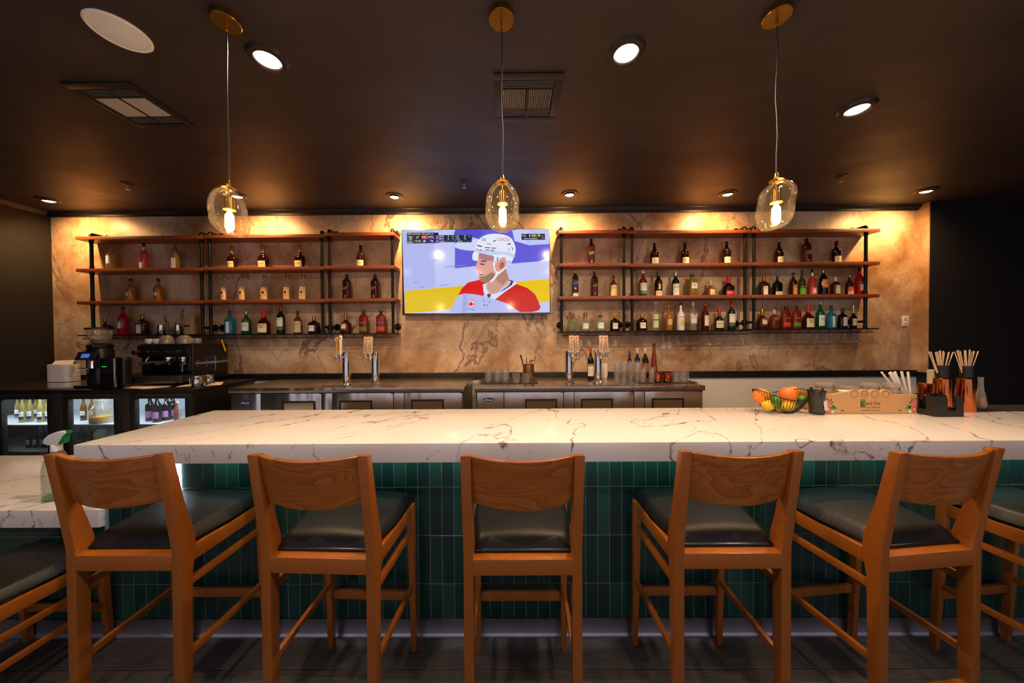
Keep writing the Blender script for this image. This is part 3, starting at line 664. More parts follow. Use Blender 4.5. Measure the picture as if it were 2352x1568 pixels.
# helmet
shape([(1150, 540), (1145, 470), (1185, 400), (1190, 330), (1240, 260), (1320, 215), (1420, 198), (1540, 208), (1640, 250), (1690, 330), (1705, 420), (1680, 510), (1640, 590), (1600, 590), (1570, 510), (1520, 510), (1470, 560), (1425, 555), (1418, 490), (1330, 470), (1230, 450), (1215, 545)], 'e9edff', Z0*10, True, .97)
shape([(1190, 400), (1420, 420), (1620, 440), (1690, 470), (1680, 505), (1560, 470), (1400, 470), (1200, 440)], 'cdd5fa', Z0*10.5, True, .95)
for q in ([(1325, 322), (1385, 335), (1390, 343), (1330, 330)], [(1300, 372), (1376, 378), (1376, 388), (1304, 382)], [(1390, 378), (1456, 384), (1456, 392), (1392, 390)], [(1312, 402), (1366, 406), (1364, 414), (1318, 412)], [(1376, 410), (1432, 412), (1420, 424), (1380, 418)], [(1400, 305), (1450, 275), (1440, 300)], [(1585, 335), (1636, 318), (1640, 340)], [(1205, 345), (1268, 360), (1266, 374), (1203, 358)], [(1652, 370), (1660, 370), (1672, 410), (1664, 412)], [(1608, 390), (1614, 390), (1624, 420), (1618, 422)], [(1198, 395), (1210, 398), (1208, 412), (1198, 408)], [(1240, 402), (1254, 406), (1252, 424), (1240, 420)]):
    shape(q, '2c3140', Z0*11, False, .7)
for e in ((1472, 517, 10, 10), (1470, 543, 10, 10)): shape(ell(*e), '3a3f55', Z0*11, False, .7)
# strap
shape([(1412, 590), (1420, 560), (1440, 570), (1438, 640), (1460, 690), (1500, 688), (1590, 620), (1590, 640), (1500, 715), (1480, 720), (1440, 790), (1390, 830), (1360, 828), (1420, 770), (1452, 712), (1425, 660)], 'f0f1ff', Z0*11, False, .97)
# maple-leaf roundel and crest
shape(ell(1127, 1115, 52, 55, 24), 'd0202c', Z0*10, False, .9); shape(ell(1127, 1115, 45, 48, 24), 'e8eaff', Z0*10.5, False, .95)
leaf = [(0, -38), (8, -22), (18, -26), (16, -6), (34, -14), (30, -2), (38, 6), (18, 18), (20, 26), (3, 22), (3, 42), (-3, 42), (-3, 22), (-20, 26), (-18, 18), (-38, 6), (-30, -2), (-34, -14), (-16, -6), (-18, -26), (-8, -22)]
shape([(1127+x, 1115+y) for x, y in leaf], 'd8232a', Z0*11, False, .95)
shape([(1340, 980), (1384, 976), (1386, 1010), (1362, 1038), (1338, 1012)], '7a6258', Z0*11, False, .8)
shape([(1350, 992), (1376, 990), (1374, 1008), (1362, 1022), (1350, 1010)], '3b3340', Z0*11.5, False, .8)
for q in ((1296, 1075, 10, 5), (1366, 1090, 8, 5), (1302, 1128, 9, 8), (1342, 1132, 9, 7)): shape(ell(*q, n=10), '3b4258', Z0*11, False, .7)
# score boards
shape([(290, 195), (702, 190), (705, 326), (292, 335)], '1f2630', Z0*10, False, .6)
shape([(480, 225), (705, 222), (705, 326), (480, 330)], '3a1f8a', Z0*10.4, False, .7)
shape([(480, 225), (560, 224), (575, 272), (484, 276)], 'c62036', Z0*10.8, False, .8); shape([(484, 278), (570, 276), (560, 328), (486, 330)], '1b3a66', Z0*10.8, False, .8)
shape([(292, 235), (372, 234), (372, 334), (293, 335)], '3c4650', Z0*10.8, False, .7)
shape([(305, 240), (368, 240), (350, 275), (352, 300), (322, 300), (324, 275)], '9aa4ad', Z0*11, False, .8)
shape([(498, 300), (530, 282), (520, 300), (545, 298), (500, 325), (512, 305)], 'dfe6f2', Z0*11.2, False, .9)
for x0, x1 in ((708, 915), (922, 1135)):
    shape([(x0, 222), (x1, 219), (x1, 312), (x0, 316)], '1d3350', Z0*10, False, .65); shape([(x0, 288), (x1, 285), (x1, 312), (x0, 316)], '38506a', Z0*10.4, False, .6)
shape([(1780, 198), (2085, 194), (2085, 272), (1782, 275)], '1f2630', Z0*10, False, .6); shape([(1780, 200), (1905, 198), (1905, 240), (1780, 242)], '1c2c58', Z0*10.4, False, .7); shape([(1905, 198), (2025, 196), (2025, 238), (1905, 240)], '6b7a3a', Z0*10.4, False, .7)
pic.obj('screen_picture', pmats, tv)
def scrtext(items, col, s=.9):
    mb = MB()
    for (tx, cx, cy, w, h, *r) in items:
        text_on(mb, tx, cx, -cy, w, h, lambda x, z: sp(x, -z, Z0*13), rot=(r[0] if r else 0))
    mb.obj('screen_lettering', SCR(col, s), tv)
scrtext([('EAST 1st ROUND', 385, 211, 165, 18), ('MTL LEADS 1-0', 560, 209, 148, 18), ('OT', 430, 254, 38, 28), ('13:56', 432, 302, 84, 26), ('MTL', 608, 250, 70, 28), ('2', 682, 248, 24, 34), ('TB', 612, 302, 42, 26), ('2', 682, 301, 24, 34), ('HC', 520, 251, 60, 30), ('ESPN', 335, 320, 66, 18),
         ('BOS', 744, 238, 54, 22), ('4', 828, 237, 18, 22), ('3rd', 886, 238, 30, 14), ('BUF', 744, 270, 54, 22), ('2', 828, 270, 18, 22), ('1:25', 886, 267, 28, 12), ('SPN', 752, 303, 46, 16), ('LA', 950, 236, 34, 22), ('0', 1046, 234, 18, 22), ('1st', 1106, 236, 26, 14), ('COL', 958, 268, 50, 22), ('0', 1046, 266, 18, 22), ('SPNU', 980, 301, 62, 16),
         ('UTA', 1815, 223, 50, 24), ('1', 1887, 220, 12, 26), ('VGK', 1940, 220, 54, 24), ('1', 2010, 217, 12, 26), ('1st', 2054, 220, 26, 14), ('2:27', 2056, 250, 34, 14), ('NOW ON ESPNEWS', 1902, 258, 176, 16)], 'ffffff')
scrtext([('CISCO', 1545, 272, 165, 40, -.06)], 'd81f2c'); scrtext([('20', 1290, 275, 60, 36, -.25), ('20', 1620, 565, 40, 32, .2), ('AIR CANADA', 1120, 1188, 122, 16, -.08)], '1d2230', .7)
# ================================================================== PIPE SHELVES
RACKM = P('rack_wire', '17140f', .4, .7)
UNITS = [  # board left/right px, posts px, front-edge y of boards and of the metal shelf, racks from..to px
 ('left', 175, 466, (212, 464), (541.5, 615.5, 690.3, 768), 'wood and black pipe shelf unit, leftmost of all, above the coffee machine'),
 ('l2', 466.6, 744, (483, 740), (538, 612.5, 687.5, 766.5), 'wood and black pipe shelf unit, second from the left, holding five clear bottles'),
 ('l3', 744.6, 906, (757, 902), (533.2, 609.7, 684.8, 765), 'narrow wood and black pipe shelf unit directly left of the television'),
 ('r1', 1284, 1445, (1289.5, 1433), (528, 604, 679.6, 760.5), 'narrow wood and black pipe shelf unit directly right of the television'),
 ('r2', 1445.6, 1727, (1451.5, 1711), (528, 603.6, 678, 758), 'wood and black pipe shelf unit, second from the right'),
 ('r3', 1727.6, 2021, (1731.5, 1988), (525.5, 601, 675.8, 754), 'wood and black pipe shelf unit, rightmost of all, crowded with bottles')]
POLEY = 3.598; SHELFZ = {}
BT = .036
for key, xa, xb, posts, ys, lb in UNITS:
    mid = (xa+xb)/2
    X0, X1 = at(xa, 650, SHELF_F).x, at(xb, 650, SHELF_F).x
    t = thing('pipe_shelf_unit', lb, 'shelf', (0, 0, 0), 0, 'wood and pipe shelf units on the marble wall')
    zz = [at(mid, y, SHELF_F).z for y in ys]; SHELFZ[key] = zz
    for z in zz[:3]: MB().box(X0, X1, SHELF_F, WALL_Y-.004, z-BT, z).obj('shelf_board', SHELFW, t, bevel=.0025)
    zb = zz[3]
    MB().box(X0, X1, SHELF_F, WALL_Y-.004, zb-.012, zb).obj('metal_shelf', BLACKM, t, bevel=.002)
    for px in posts:
        x = at(px, 650, POLEY).x
        pm = MB(); levels = [zb] + zz[2::-1]
        for a, b in zip(levels, levels[1:]):
            pm.cyl((x, POLEY, a), (x, POLEY, b-BT), .0155, 14); pm.cyl((x, POLEY, a), (x, POLEY, a+.03), .0185, 14); pm.cyl((x, POLEY, b-BT-.03), (x, POLEY, b-BT), .0185, 14)
        pm.obj('pipe_post', BLACKM, t, True)
        z = zz[0]
        MB().tube([(x, POLEY, z), (x, POLEY, z+.022), (x, POLEY+.012, z+.034), (x, POLEY+.03, z+.036), (x, WALL_Y-.004, z+.036)], [.0185, .0195, .0195, .0165, .015], 12).obj('top_elbow', BLACKM, t, True)
        MB().lathe([(.039, 0), (.039, .006), (.02, .010), (.018, .03)], 24).obj('wall_flange', BLACKM, t, True, loc=(x, WALL_Y-.002, z+.036)).rotation_euler = (math.radians(90), 0, 0)
        zq = zb+.075
        MB().cyl((x, POLEY, zq), (x, WALL_Y-.004, zq), .0135, 12).obj('wall_arm', BLACKM, t, True)
        MB().lathe([(.039, 0), (.039, .006), (.02, .010), (.018, .03)], 24).obj('wall_flange', BLACKM, t, True, loc=(x, WALL_Y-.002, zq)).rotation_euler = (math.radians(90), 0, 0)
    # hanging stemware rack of bent wire
    rk = MB(); n = max(3, int((X1-X0-.1)/.105)); st = (X1-X0-.08)/n; wr = .0026
    rk.tube([(X0+.04, SHELF_F+.012, zb-.046), (X1-.04, SHELF_F+.012, zb-.046)], wr, 6)
    for i in range(n):
        a = X0+.05+i*st; b = a+st*.62
        rk.tube([(a, SHELF_F+.010, zb-.030), (b, SHELF_F+.010, zb-.030), (b, SHELF_F+.010, zb-.050), (a, SHELF_F+.010, zb-.050)], wr, 6, True)
        for q in (a+.006, b-.006): rk.tube([(q, SHELF_F+.012, zb-.048), (q, WALL_Y-.02, zb-.048)], wr, 6)
        rk.tube([((a+b)/2, SHELF_F+.012, zb-.012), ((a+b)/2, SHELF_F+.012, zb-.030)], wr, 6)
    rk.obj('stemware_rack', RACKM, t, True)
# ================================================================== BOTTLES
PROF = {
 'std': ([(0, .94), (.012, 1), (.55, 1), (.61, .93), (.67, .66), (.72, .42), (.78, .34), (.90, .31)], .87, .36, 2.0, 1.0),
 'sq': ([(0, .95), (.012, 1), (.68, 1), (.75, .88), (.80, .58), (.84, .40), (.92, .37)], .88, .43, 5.0, .95),
 'cog': ([(0, .78), (.015, .84), (.25, .96), (.40, 1), (.48, .90), (.54, .58), (.60, .34), (.70, .29), (.84, .27)], .66, .31, 2.0, .72),
 'squat': ([(0, .95), (.02, 1), (.42, 1), (.50, .90), (.57, .58), (.63, .36), (.75, .30), (.85, .28)], .66, .34, 3.2, .85),
 'flask': ([(0, .95), (.02, 1), (.55, 1), (.64, .90), (.69, .55), (.73, .32), (.86, .28)], .76, .31, 3.5, .75),
 'bulb': ([(0, .80), (.05, .94), (.25, 1), (.42, .93), (.54, .62), (.62, .34), (.68, .27), (.82, .25)], .78, .36, 2.0, .9),
 'rye': ([(0, .95), (.02, 1), (.66, 1), (.74, .93), (.79, .70), (.83, .36), (.88, .30)], .86, .33, 2.6, .55),
 'slim': ([(0, .95), (.02, 1), (.50, 1), (.60, .86), (.68, .46), (.76, .30), (.95, .26)], .92, .36, 2.0, 1.0),
 'wine': ([(0, .97), (.01, 1), (.56, 1), (.63, .92), (.70, .60), (.76, .40), (.93, .36)], .78, .39, 2.0, 1.0),
 'cone': ([(0, .92), (.04, 1), (.30, .95), (.60, .62), (.80, .42), (.95, .40)], .95, .46, 2.0, 1.0),
 'beer': ([(0, .95), (.02, 1), (.52, 1), (.62, .86), (.72, .52), (.80, .42), (.96, .38)], .95, .48, 2.0, 1.0)}
LIQ = {'gold': ('c98a1e', .45), 'amber': ('8a3a12', .55), 'redamber': ('4e1409', .65), 'dark': ('1e0a06', .85), 'black': ('0c0a0b', .93), 'clear': ('f2f4f0', .07), 'pale': ('d9c77a', .3), 'pink': ('d8604f', .4),
       'red': ('c20f14', .55), 'blue': ('2aa6bd', .4), 'green': ('0a6a2c', .55), 'dkgreen': ('0a2414', .85), 'brown': ('3a1a0c', .8), 'white': ('e9e6df', .97), 'straw': ('b8a04a', .4), 'honey': ('b07a2a', .4), 'palegreen': ('cfdcc0', .15), 'ice': ('cfe6e6', .2), 'olive': ('4a4a1a', .6), 'orange': ('962c12', .6), 'cleardk': ('b9b3a2', .25)}
def liq(k): return glass('bottle_'+k, LIQ[k][0], LIQ[k][1], .03, 1.5)
def capm(c): return P('cap_'+c, c, .35, .75 if c in ('c9a24a', 'b5651f', 'b8b4ae', 'a9752e') else 0)
def labm(c): return P('label_'+c, c, .6)
def inkm(c): return P('ink_'+c, c, .6)
def surf(prof, W, H, e, dep):
    def rad(zf):
        for a, b in zip(prof, prof[1:]):
            if a[0] <= zf <= b[0]: return a[1]+(b[1]-a[1])*(zf-a[0])/max(1e-6, b[0]-a[0])
        return prof[-1][1]
    def fn(off):
        def g(x, z):      # x in metres across, z metres up -> front surface
            r = rad(z/H)*W/2; q = min(.995, abs(x)/r)
            yv = r*dep*(1-q**e)**(1/e)
            return (x, -yv-off, z)
        return g
    return fn
def bottle(px, topy, wpx, kind, liquid, cap, base, Y, labels, texts, label, name='liquor_bottle', group='liquor bottles on the shelves', rz=None, pourer=False, e=None, cat='bottle'):
    prof, capz, capr, ee, dep = PROF[kind]; e = e or ee
    top = at(px, topy, Y); H = top.z-base; W = wtrue(wpx, px, Y, e, dep)
    if rz is None: rz = math.radians(random.uniform(-9, 9))
    t = thing(name, label, cat, (top.x, Y, base+.0006), rz, group)
    MB().lathe([(r*W/2, z*H) for z, r in prof], 20 if e == 2 else 28, sy=dep, e=e).obj('body', liq(liquid), t, True, ang=60)
    r = capr*W/2
    if pourer:
        MB().lathe([(r, capz*H-.012), (r, capz*H)], 12).obj('collar', capm('151312'), t, True)
        MB().tube([(0, 0, capz*H), (0, -.004, capz*H+(1-capz)*H*.6), (.006, -.01, H)], [.006, .005, .003], 8).obj('pour_spout', CHROME, t, True)
    else:
        z0 = capz*H
        MB().lathe([(r*.98, z0), (r, z0+.002), (r*.96, H-.003), (r*.85, H)], 16).obj('cap', capm(cap), t, True)
    S = surf(prof, W, H, e, dep)
    for (z0, z1, hw, col) in labels:
        g = S(.0006); xs = hw*W/2
        MB().grid(lambda u, v: g((2*u-1)*xs, (z0+(z1-z0)*v)*H), 10, 4).obj('label', labm(col), t, True)
    inks = {}
    for (s, zc, w_, h_, col, *rt) in texts:
        inks.setdefault(col, MB()); g = S(.0012)
        text_on(inks[col], s, 0, zc*H, w_*W, h_*H, g, rot=rt[0] if rt else 0)
    for col, mb in inks.items(): mb.obj('lettering', inkm(col), t)
    return t
BY = 3.662
def shelf_row(unit, level, rows):
    zb = SHELFZ[unit][level]
    for r in rows:
        px, topy, w, kind, lq, cap, labels, texts, lb = r[:9]; kw = r[9] if len(r) > 9 else {}
        bottle(px, topy, w, kind, lq, cap, zb, BY, labels, texts, lb, **kw)
K, CRM, WHT = '14110f', 'e8cf96', 'ece8df'
GOLD, COP = 'c9a24a', 'b5651f'
JW = lambda side: ([(.34, .54, .96, K)], [('BLACK LABEL', .44, .72, .07, 'd8b45a', .22), ('&', .12, .16, .10, 'd8b45a')], )
HEN = ([(.03, .30, .70, CRM)], [('Hennessy', .20, .52, .06, '3a2412')])
VS = ([(.03, .31, .86, 'efdcb2')], [('Hennessy', .19, .55, .045, '4a3018')])
TIT = ([(.03, .50, .82, 'e3b983'), (.24, .36, .34, '5a2414')], [("Tito's", .44, .6, .075, '6a3216'), ('Handmade', .18, .6, .05, '7a4a26'), ('VODKA', .10, .34, .035, '7a4a26')])
BUL = lambda c: ([(.10, .28, 1.0, c)], [('BULLEIT', .46, .6, .06, 'd8936a')])
DJ = ([(.14, .48, .55, 'e9e2cf')], [('Don Julio', .34, .42, .08, '4a3a24')])
MAK = ([(.06, .42, .9, 'e9dba8')], [("Maker's", .35, .6, .07, '2a1a10'), ('Mark', .27, .34, .07, '2a1a10')])
JAM = ([(.26, .56, .88, 'e9e5cf'), (.14, .26, .94, '5a6a2c')], [('JAMESON', .50, .72, .06, '1c2a1c')])
shelf_row('left', 1, [
 (254, 561, 24, 'std', 'pale', 'a9752e', [(.24, .54, .62, WHT)], [], 'pale yellow liqueur bottle with round white label, first on the upper board at far left'),
 (330, 558, 22.5, 'std', 'pink', K, [(.06, .26, .56, WHT), (.72, .84, .38, 'd8c8c4')], [], 'pink liqueur bottle with black cap and white oval label, upper board at far left'),
 (402, 560, 20.5, 'sq', 'straw', 'a0182a', [(.06, .44, .8, 'e6e0c0'), (.02, .06, .8, '6aa03a')], [], 'pale straw bottle with red capsule and cream label, upper board at far left', {'e': 4})])
lic = ([(.20, .44, .52, '2a1a12'), (.24, .40, .40, 'e8d8b0')], [('43', .32, .26, .10, '3a2412')])
shelf_row('left', 2, [
 (300, 640, 27, 'std', 'gold', K, *lic, 'golden liqueur bottle with dark oval label, left one of the pair above the steel cups'),
 (364, 640, 26, 'std', 'gold', K, *lic, 'golden liqueur bottle with dark oval label, right one of the pair above the steel cups')])
shelf_row('left', 3, [
 (241, 730, 24, 'bulb', 'redamber', COP, [(.12, .5, .8, 'd0421c')], [], 'dark bottle with orange-red label, partly behind the coffee grinder hopper'),
 (282, 704, 28, 'std', 'red', K, [(.44, .52, .9, '22345a'), (.22, .44, .5, 'd8d4b8')], [('CAMPARI', .48, .6, .035, 'e8e2d0')], 'bright red bottle with blue and white label above the coffee grinder'),
 (327, 722, 36, 'flask', 'brown', COP, [(.06, .62, .46, 'd6cdbc')], [('COINTREAU', .46, .34, .05, '3a2a20')], 'square brown bottle with copper cap and white label, left of the steel cups')])
shelf_row('l2', 1, [
 (533, 564, 28, 'cog', 'dark', GOLD, *HEN, 'dark cognac bottle with gold neck and cream label, left of three, left shelves'),
 (604, 562, 28, 'cog', 'dark', GOLD, *HEN, 'dark cognac bottle with gold neck and cream label, middle of three, left shelves'),
 (688, 561, 26.5, 'cog', 'dark', GOLD, *HEN, 'dark cognac bottle with gold neck and cream label, right of three, left shelves')])
shelf_row('l2', 2, [(x, y, 22.5, 'std', 'clear', 'b5651f', *TIT, 'clear vodka bottle with tan label and copper cap, %s of five in a row' % n) for x, y, n in
 ((516.5, 632, 'first'), (558, 632, 'second'), (608.5, 632, 'third'), (661, 631.5, 'fourth'), (697.5, 631, 'fifth'))])
shelf_row('l2', 3, [
 (527.5, 713, 27, 'flask', 'blue', K, [(.06, .66, .40, 'dfe8ea')], [('BOMBAY', .58, .34, .035, '22406a'), ('SAPPHIRE', .10, .34, .03, '22406a')], 'blue gin bottle with white label, left shelves bottom row', {'e': 4}),
 (565.5, 714, 24, 'std', 'green', 'b8b4ae', [(.14, .50, .82, 'dcdfd4'), (.56, .68, .3, '8a1c22')], [('Tanqueray', .36, .62, .05, '3a4a3a')], 'green gin bottle with silver cap, left shelves bottom row'),
 (606, 711, 31, 'squat', 'redamber', 'c4141c', *MAK, 'squat bourbon bottle with red wax neck and cream label, left shelves bottom row'),
 (644.5, 701, 21.5, 'wine', 'dkgreen', 'b3141c', *JAM, 'tall dark green whiskey bottle with red cap, left shelves bottom row'),
 (684, 714, 20.5, 'std', 'amber', K, [(.06, .54, .9, 'cdb98e')], [('THE BALVENIE', .42, .7, .045, '4a3a24')], 'amber whisky bottle with buff label and dark cap, left shelves bottom row'),
 (721, 727, 29, 'flask', 'dark', 'a9752e', *DJ, 'dark squat tequila bottle with round cream label, right end of the second shelf unit', {'e': 2.6})])
shelf_row('l3', 1, [(828, 563.5, 19, 'std', 'brown', K, *VS, 'dark slim bottle with cream label, alone on the upper board left of the television')])
shelf_row('l3', 2, [(796.5, 630, 20.5, 'sq', 'redamber', K, *JW(0), 'square whisky bottle with slanted black label, left of the pair beside the television'),
                    (861.5, 630, 20, 'sq', 'redamber', K, *JW(0), 'square whisky bottle with slanted black label, right of the pair beside the television')])
CRN = ([(.16, .52, .46, 'e6d8b4'), (.16, .24, .46, '4a2a5a')], [('Crown', .40, .36, .06, '4a2a5a')])
shelf_row('l3', 3, [
 (794, 719, 27, 'squat', 'redamber', 'a9752e', *CRN, 'round faceted whisky bottle with cream crest label, above the left beer tower', {'e': 2.0}),
 (835, 713, 21.5, 'rye', 'orange', K, *BUL('5a8a2c'), 'amber flask bottle with green label band, left of the television'),
 (875, 713, 22, 'rye', 'orange', K, *BUL('c8481c'), 'amber flask bottle with orange label band, left of the television')])
shelf_row('r1', 1, [(1358, 549, 16.5, 'sq', 'redamber', K, *JW(0), 'square whisky bottle with slanted black label, alone on upper board right of the television')])
shelf_row('r1', 2, [
 (1321, 619.5, 14.5, 'sq', 'brown', GOLD, [(.40, .62, .96, '2a3a8a'), (.02, .14, .9, 'e0d2b0')], [('BLUE LABEL', .51, .8, .06, 'c8cdea', .2)], 'slim brown whisky bottle with slanted blue label, right of the television'),
 (1365, 623.5, 16.5, 'sq', 'redamber', K, *JW(0), 'square whisky bottle with slanted black label, between a blue-label and a buff-label bottle'),
 (1409, 632.5, 17.5, 'std', 'amber', K, [(.04, .54, .9, 'e6c98c')], [('THE BALVENIE', .40, .7, .045, '5a4424')], 'amber whisky bottle with buff label on the narrow shelf right of the television')])
DJC = ([(.14, .44, .5, 'ece2cc')], [('Don Julio', .32, .42, .07, '4a3a24')])
shelf_row('r1', 3, [
 (1313, 721, 23, 'bulb', 'palegreen', COP, [(.56, .66, .4, '5aa03a')], [], 'clear squat tequila bottle with green neck ribbon, right of the television'),
 (1344.5, 718, 25, 'bulb', 'ice', 'a9752e', *DJC, 'clear round tequila bottle with wooden stopper and cream label, right of the television'),
 (1379, 715, 26, 'bulb', 'ice', K, *DJC, 'clear round tequila bottle with a pour spout, right of the television', {'pourer': True}),
 (1412, 722, 22, 'flask', 'dark', 'a9752e', *DJ, 'dark tequila bottle with cream label, right end of the narrow right shelf', {'e': 2.6})])
shelf_row('r2', 1, [
 (1503, 558, 19, 'std', 'dark', K, *VS, 'dark cognac bottle with cream label, left of three on the second right unit'),
 (1573, 557, 19, 'std', 'dark', K, *VS, 'dark cognac bottle with cream label, middle of three on the second right unit'),
 (1669, 554.5, 20, 'std', 'dark', K, *VS, 'dark cognac bottle with cream label, right of three on the second right unit')])
shelf_row('r2', 2, [
 (1477, 620, 18.5, 'std', 'amber', 'd8cdb8', [(.22, .50, .9, 'ddd8cc'), (.10, .22, .9, '2c9a6a')], [('THE GLENLIVET', .42, .7, .035, '3a5a7a'), ('12', .33, .2, .05, '3a3a3a')], 'amber whisky bottle with white and mint-green label, second right unit'),
 (1512, 623.5, 18, 'wine', 'dark', '1a4a3a', [(.02, .22, .9, 'e4cf96'), (.28, .50, .3, 'd8bf80')], [('LAGAVULIN', .13, .6, .035, '3a2a14')], 'dark whisky bottle with green capsule and cream foot label'),
 (1551.5, 624, 18, 'wine', 'dkgreen', 'b8b4ae', [(.04, .50, .88, 'e2dec8')], [('LAPHROAIG', .36, .64, .035, '2a4a2a'), ('10', .22, .2, .05, '2a2a2a')], 'green whisky bottle with silver capsule and long white label'),
 (1590, 630, 25.5, 'sq', 'straw', K, [(.34, .60, .74, 'e6e2d2')], [('SUNTORY', .50, .32, .04, '3a3a3a'), ('TOKI', .42, .2, .05, '2a2a2a')], 'square golden whisky bottle with white label and black cap'),
 (1632, 644, 22.5, 'squat', 'honey', 'b9b3a2', [(.08, .52, .6, 'e2d8ae')], [('HIBIKI', .18, .36, .06, '3a3420')], 'small squat honey-coloured whisky bottle with glass stopper'),
 (1673, 635, 29, 'squat', 'dark', 'c4141c', [(.04, .26, .64, 'b8202a')], [('Grand Marnier', .16, .56, .05, 'f0dcd0')], 'dark round liqueur bottle with red neck and red label', {'e': 2.0})])
shelf_row('r2', 3, [
 (1474, 721, 25, 'flask', 'dark', 'a9752e', *DJ, 'dark tequila bottle with wooden stopper, left end of the second right unit', {'e': 2.6}),
 (1505.5, 693.5, 15.5, 'slim', 'clear', 'd8c8a8', [(.10, .56, .9, 'cfd6a6'), (.34, .40, .9, '5a8a4a')], [], 'tall slim clear bottle with pale green label, second right unit'),
 (1536, 702, 17.5, 'slim', 'gold', 'b5651f', [(.22, .46, .7, 'cfae7a')], [], 'small gold tequila bottle with thin neck, second right unit'),
 (1563.5, 696, 18.5, 'slim', 'white', K, [(.16, .40, .5, 'd8b45a')], [('MALIBU', .48, .7, .055, '2a2422')], 'opaque white rum bottle with black cap'),
 (1592, 693, 18.5, 'std', 'clear', 'd6d4ce', [(.24, .58, .86, 'd8dcd2'), (.50, .60, .24, 'b03a2a')], [('BACARDI', .44, .66, .05, '2a2a2a')], 'clear rum bottle with white cap and white label'),
 (1619.5, 694, 18.5, 'std', 'redamber', COP, [(.16, .52, .68, 'e6dcc6')], [('CAPTAIN', .46, .52, .04, '2a2422'), ('MORGAN', .40, .5, .035, 'a02a22')], 'dark amber rum bottle with white label and tan cap'),
 (1652, 707, 21.5, 'squat', 'dkgreen', 'b3141c', [(.10, .42, .86, 'e3d49a')], [('REDBREAST', .28, .6, .05, '3a2a1a'), ('12', .16, .14, .05, 'a02a22')], 'squat dark whiskey bottle with red capsule and yellow label', {'e': 2.0}),
 (1680, 692, 19.5, 'wine', 'dkgreen', 'b3141c', *JAM, 'tall dark green whiskey bottle with red cap, right end of second right unit')])
shelf_row('r3', 1, [
 (1789.5, 556, 21, 'std', 'dark', K, *VS, 'dark cognac bottle with cream label, left of the large square bottle at far right'),
 (1852.5, 548, 25, 'sq', 'redamber', K, *JW(0), 'large square whisky bottle with slanted black label, upper board at far right'),
 (1921, 554, 24, 'std', 'dark', K, *VS, 'dark cognac bottle with cream label, right of the large square bottle at far right')])
shelf_row('r3', 2, [
 (1754, 635, 29, 'flask', 'brown', COP, [(.04, .48, .42, 'e0d8c8')], [('COINTREAU', .38, .32, .05, '3a2a20')], 'square brown bottle with copper cap and white label, rightmost unit'),
 (1785.6, 634, 24.5, 'flask', 'black', '16202a', [(.02, .20, .9, 'd8c48a')], [], 'black square-shouldered bottle with cream foot label, rightmost unit'),
 (1822, 626, 20, 'std', 'brown', K, [(.04, .46, .66, 'd8951e'), (.84, .88, .36, 'd8951e')], [('Kahlua', .38, .5, .07, '8a1c14')], 'dark coffee liqueur bottle with yellow arched label'),
 (1842, 620, 18, 'slim', 'olive', K, [(.04, .28, .94, '5ac02c'), (.30, .36, .94, '4a5a4a')], [('CHARTREUSE', .33, .8, .03, 'd8dcc0')], 'olive bottle with bright green label, rightmost unit'),
 (1865.5, 618, 20, 'std', 'pink', K, [(.02, .30, .96, 'e05a5a'), (.08, .24, .6, WHT), (.72, .86, .36, 'dcd6ce')], [], 'pink bottle with coral label and white oval, rightmost unit'),
 (1891, 615.5, 22, 'wine', 'black', 'c9a24a', [(.28, .58, .72, 'd8832a'), (.36, .50, .86, 'efe6d6')], [('AVERNA', .43, .8, .06, 'a8202a')], 'black amaro bottle with orange and white diamond label'),
 (1919, 636.5, 24, 'flask', 'redamber', 'd8d4cc', [(.08, .56, .6, 'b4b2a2')], [], 'dark red bottle with grey-green label and pale stopper', {'e': 2.6}),
 (1950.6, 632, 19.5, 'std', 'redamber', K, [(.18, .40, .9, 'd8603a'), (.04, .18, .9, 'cfc8ba')], [], 'bottle with coral and white label and a pour spout', {'pourer': True}),
 (1974.5, 614, 25, 'std', 'red', K, [(.38, .50, .9, '22345a'), (.16, .38, .6, 'd8d4a8')], [('CAMPARI', .44, .7, .05, 'e8c860')], 'bright red bottle with blue label at the right end of the shelves')])
shelf_row('r3', 3, [
 (1750.5, 709, 28, 'squat', 'redamber', 'a9752e', *CRN, 'round faceted whisky bottle with cream crest label, rightmost unit bottom row', {'e': 2.0}),
 (1778.5, 711.5, 26, 'flask', 'amber', 'b9b3a2', [(.44, .62, .66, '8a5a2c')], [], 'rectangular amber bourbon bottle with brown label, rightmost unit bottom row'),
 (1805.5, 702.5, 25.5, 'rye', 'orange', K, *BUL('d0481c'), 'amber flask bottle with orange label band, rightmost unit bottom row'),
 (1830, 702.5, 22.5, 'rye', 'orange', K, *BUL('5a8a2c'), 'amber flask bottle with green label band, rightmost unit bottom row'),
 (1856.5, 699.5, 29, 'squat', 'redamber', 'c4141c', *MAK, 'squat bourbon bottle with red wax neck, rightmost unit bottom row'),
 (1884, 693, 22.5, 'std', 'green', K, [(.10, .50, .74, 'dcdfd4')], [('Tanqueray', .36, .6, .05, '3a4a3a')], 'green gin bottle with a pour spout, rightmost unit bottom row', {'pourer': True}),
 (1909, 701, 25, 'flask', 'blue', K, [(.06, .66, .40, 'dfe8ea')], [('BOMBAY', .58, .34, .035, '22406a'), ('SAPPHIRE', .10, .34, .03, '22406a')], 'blue gin bottle with white label, rightmost unit bottom row', {'e': 4}),
 (1935.5, 708, 25, 'flask', 'black', K, [(.12, .56, .48, 'd8d2b8')], [], 'black round-shouldered gin bottle with cream label', {'e': 2.0}),
 (1960.5, 701, 21, 'cog', 'dark', GOLD, [(.12, .42, .72, 'ddd29c')], [('Hennessy', .30, .6, .06, '3a2412')], 'dark cognac bottle with gold neck, right end of the bottom row')])
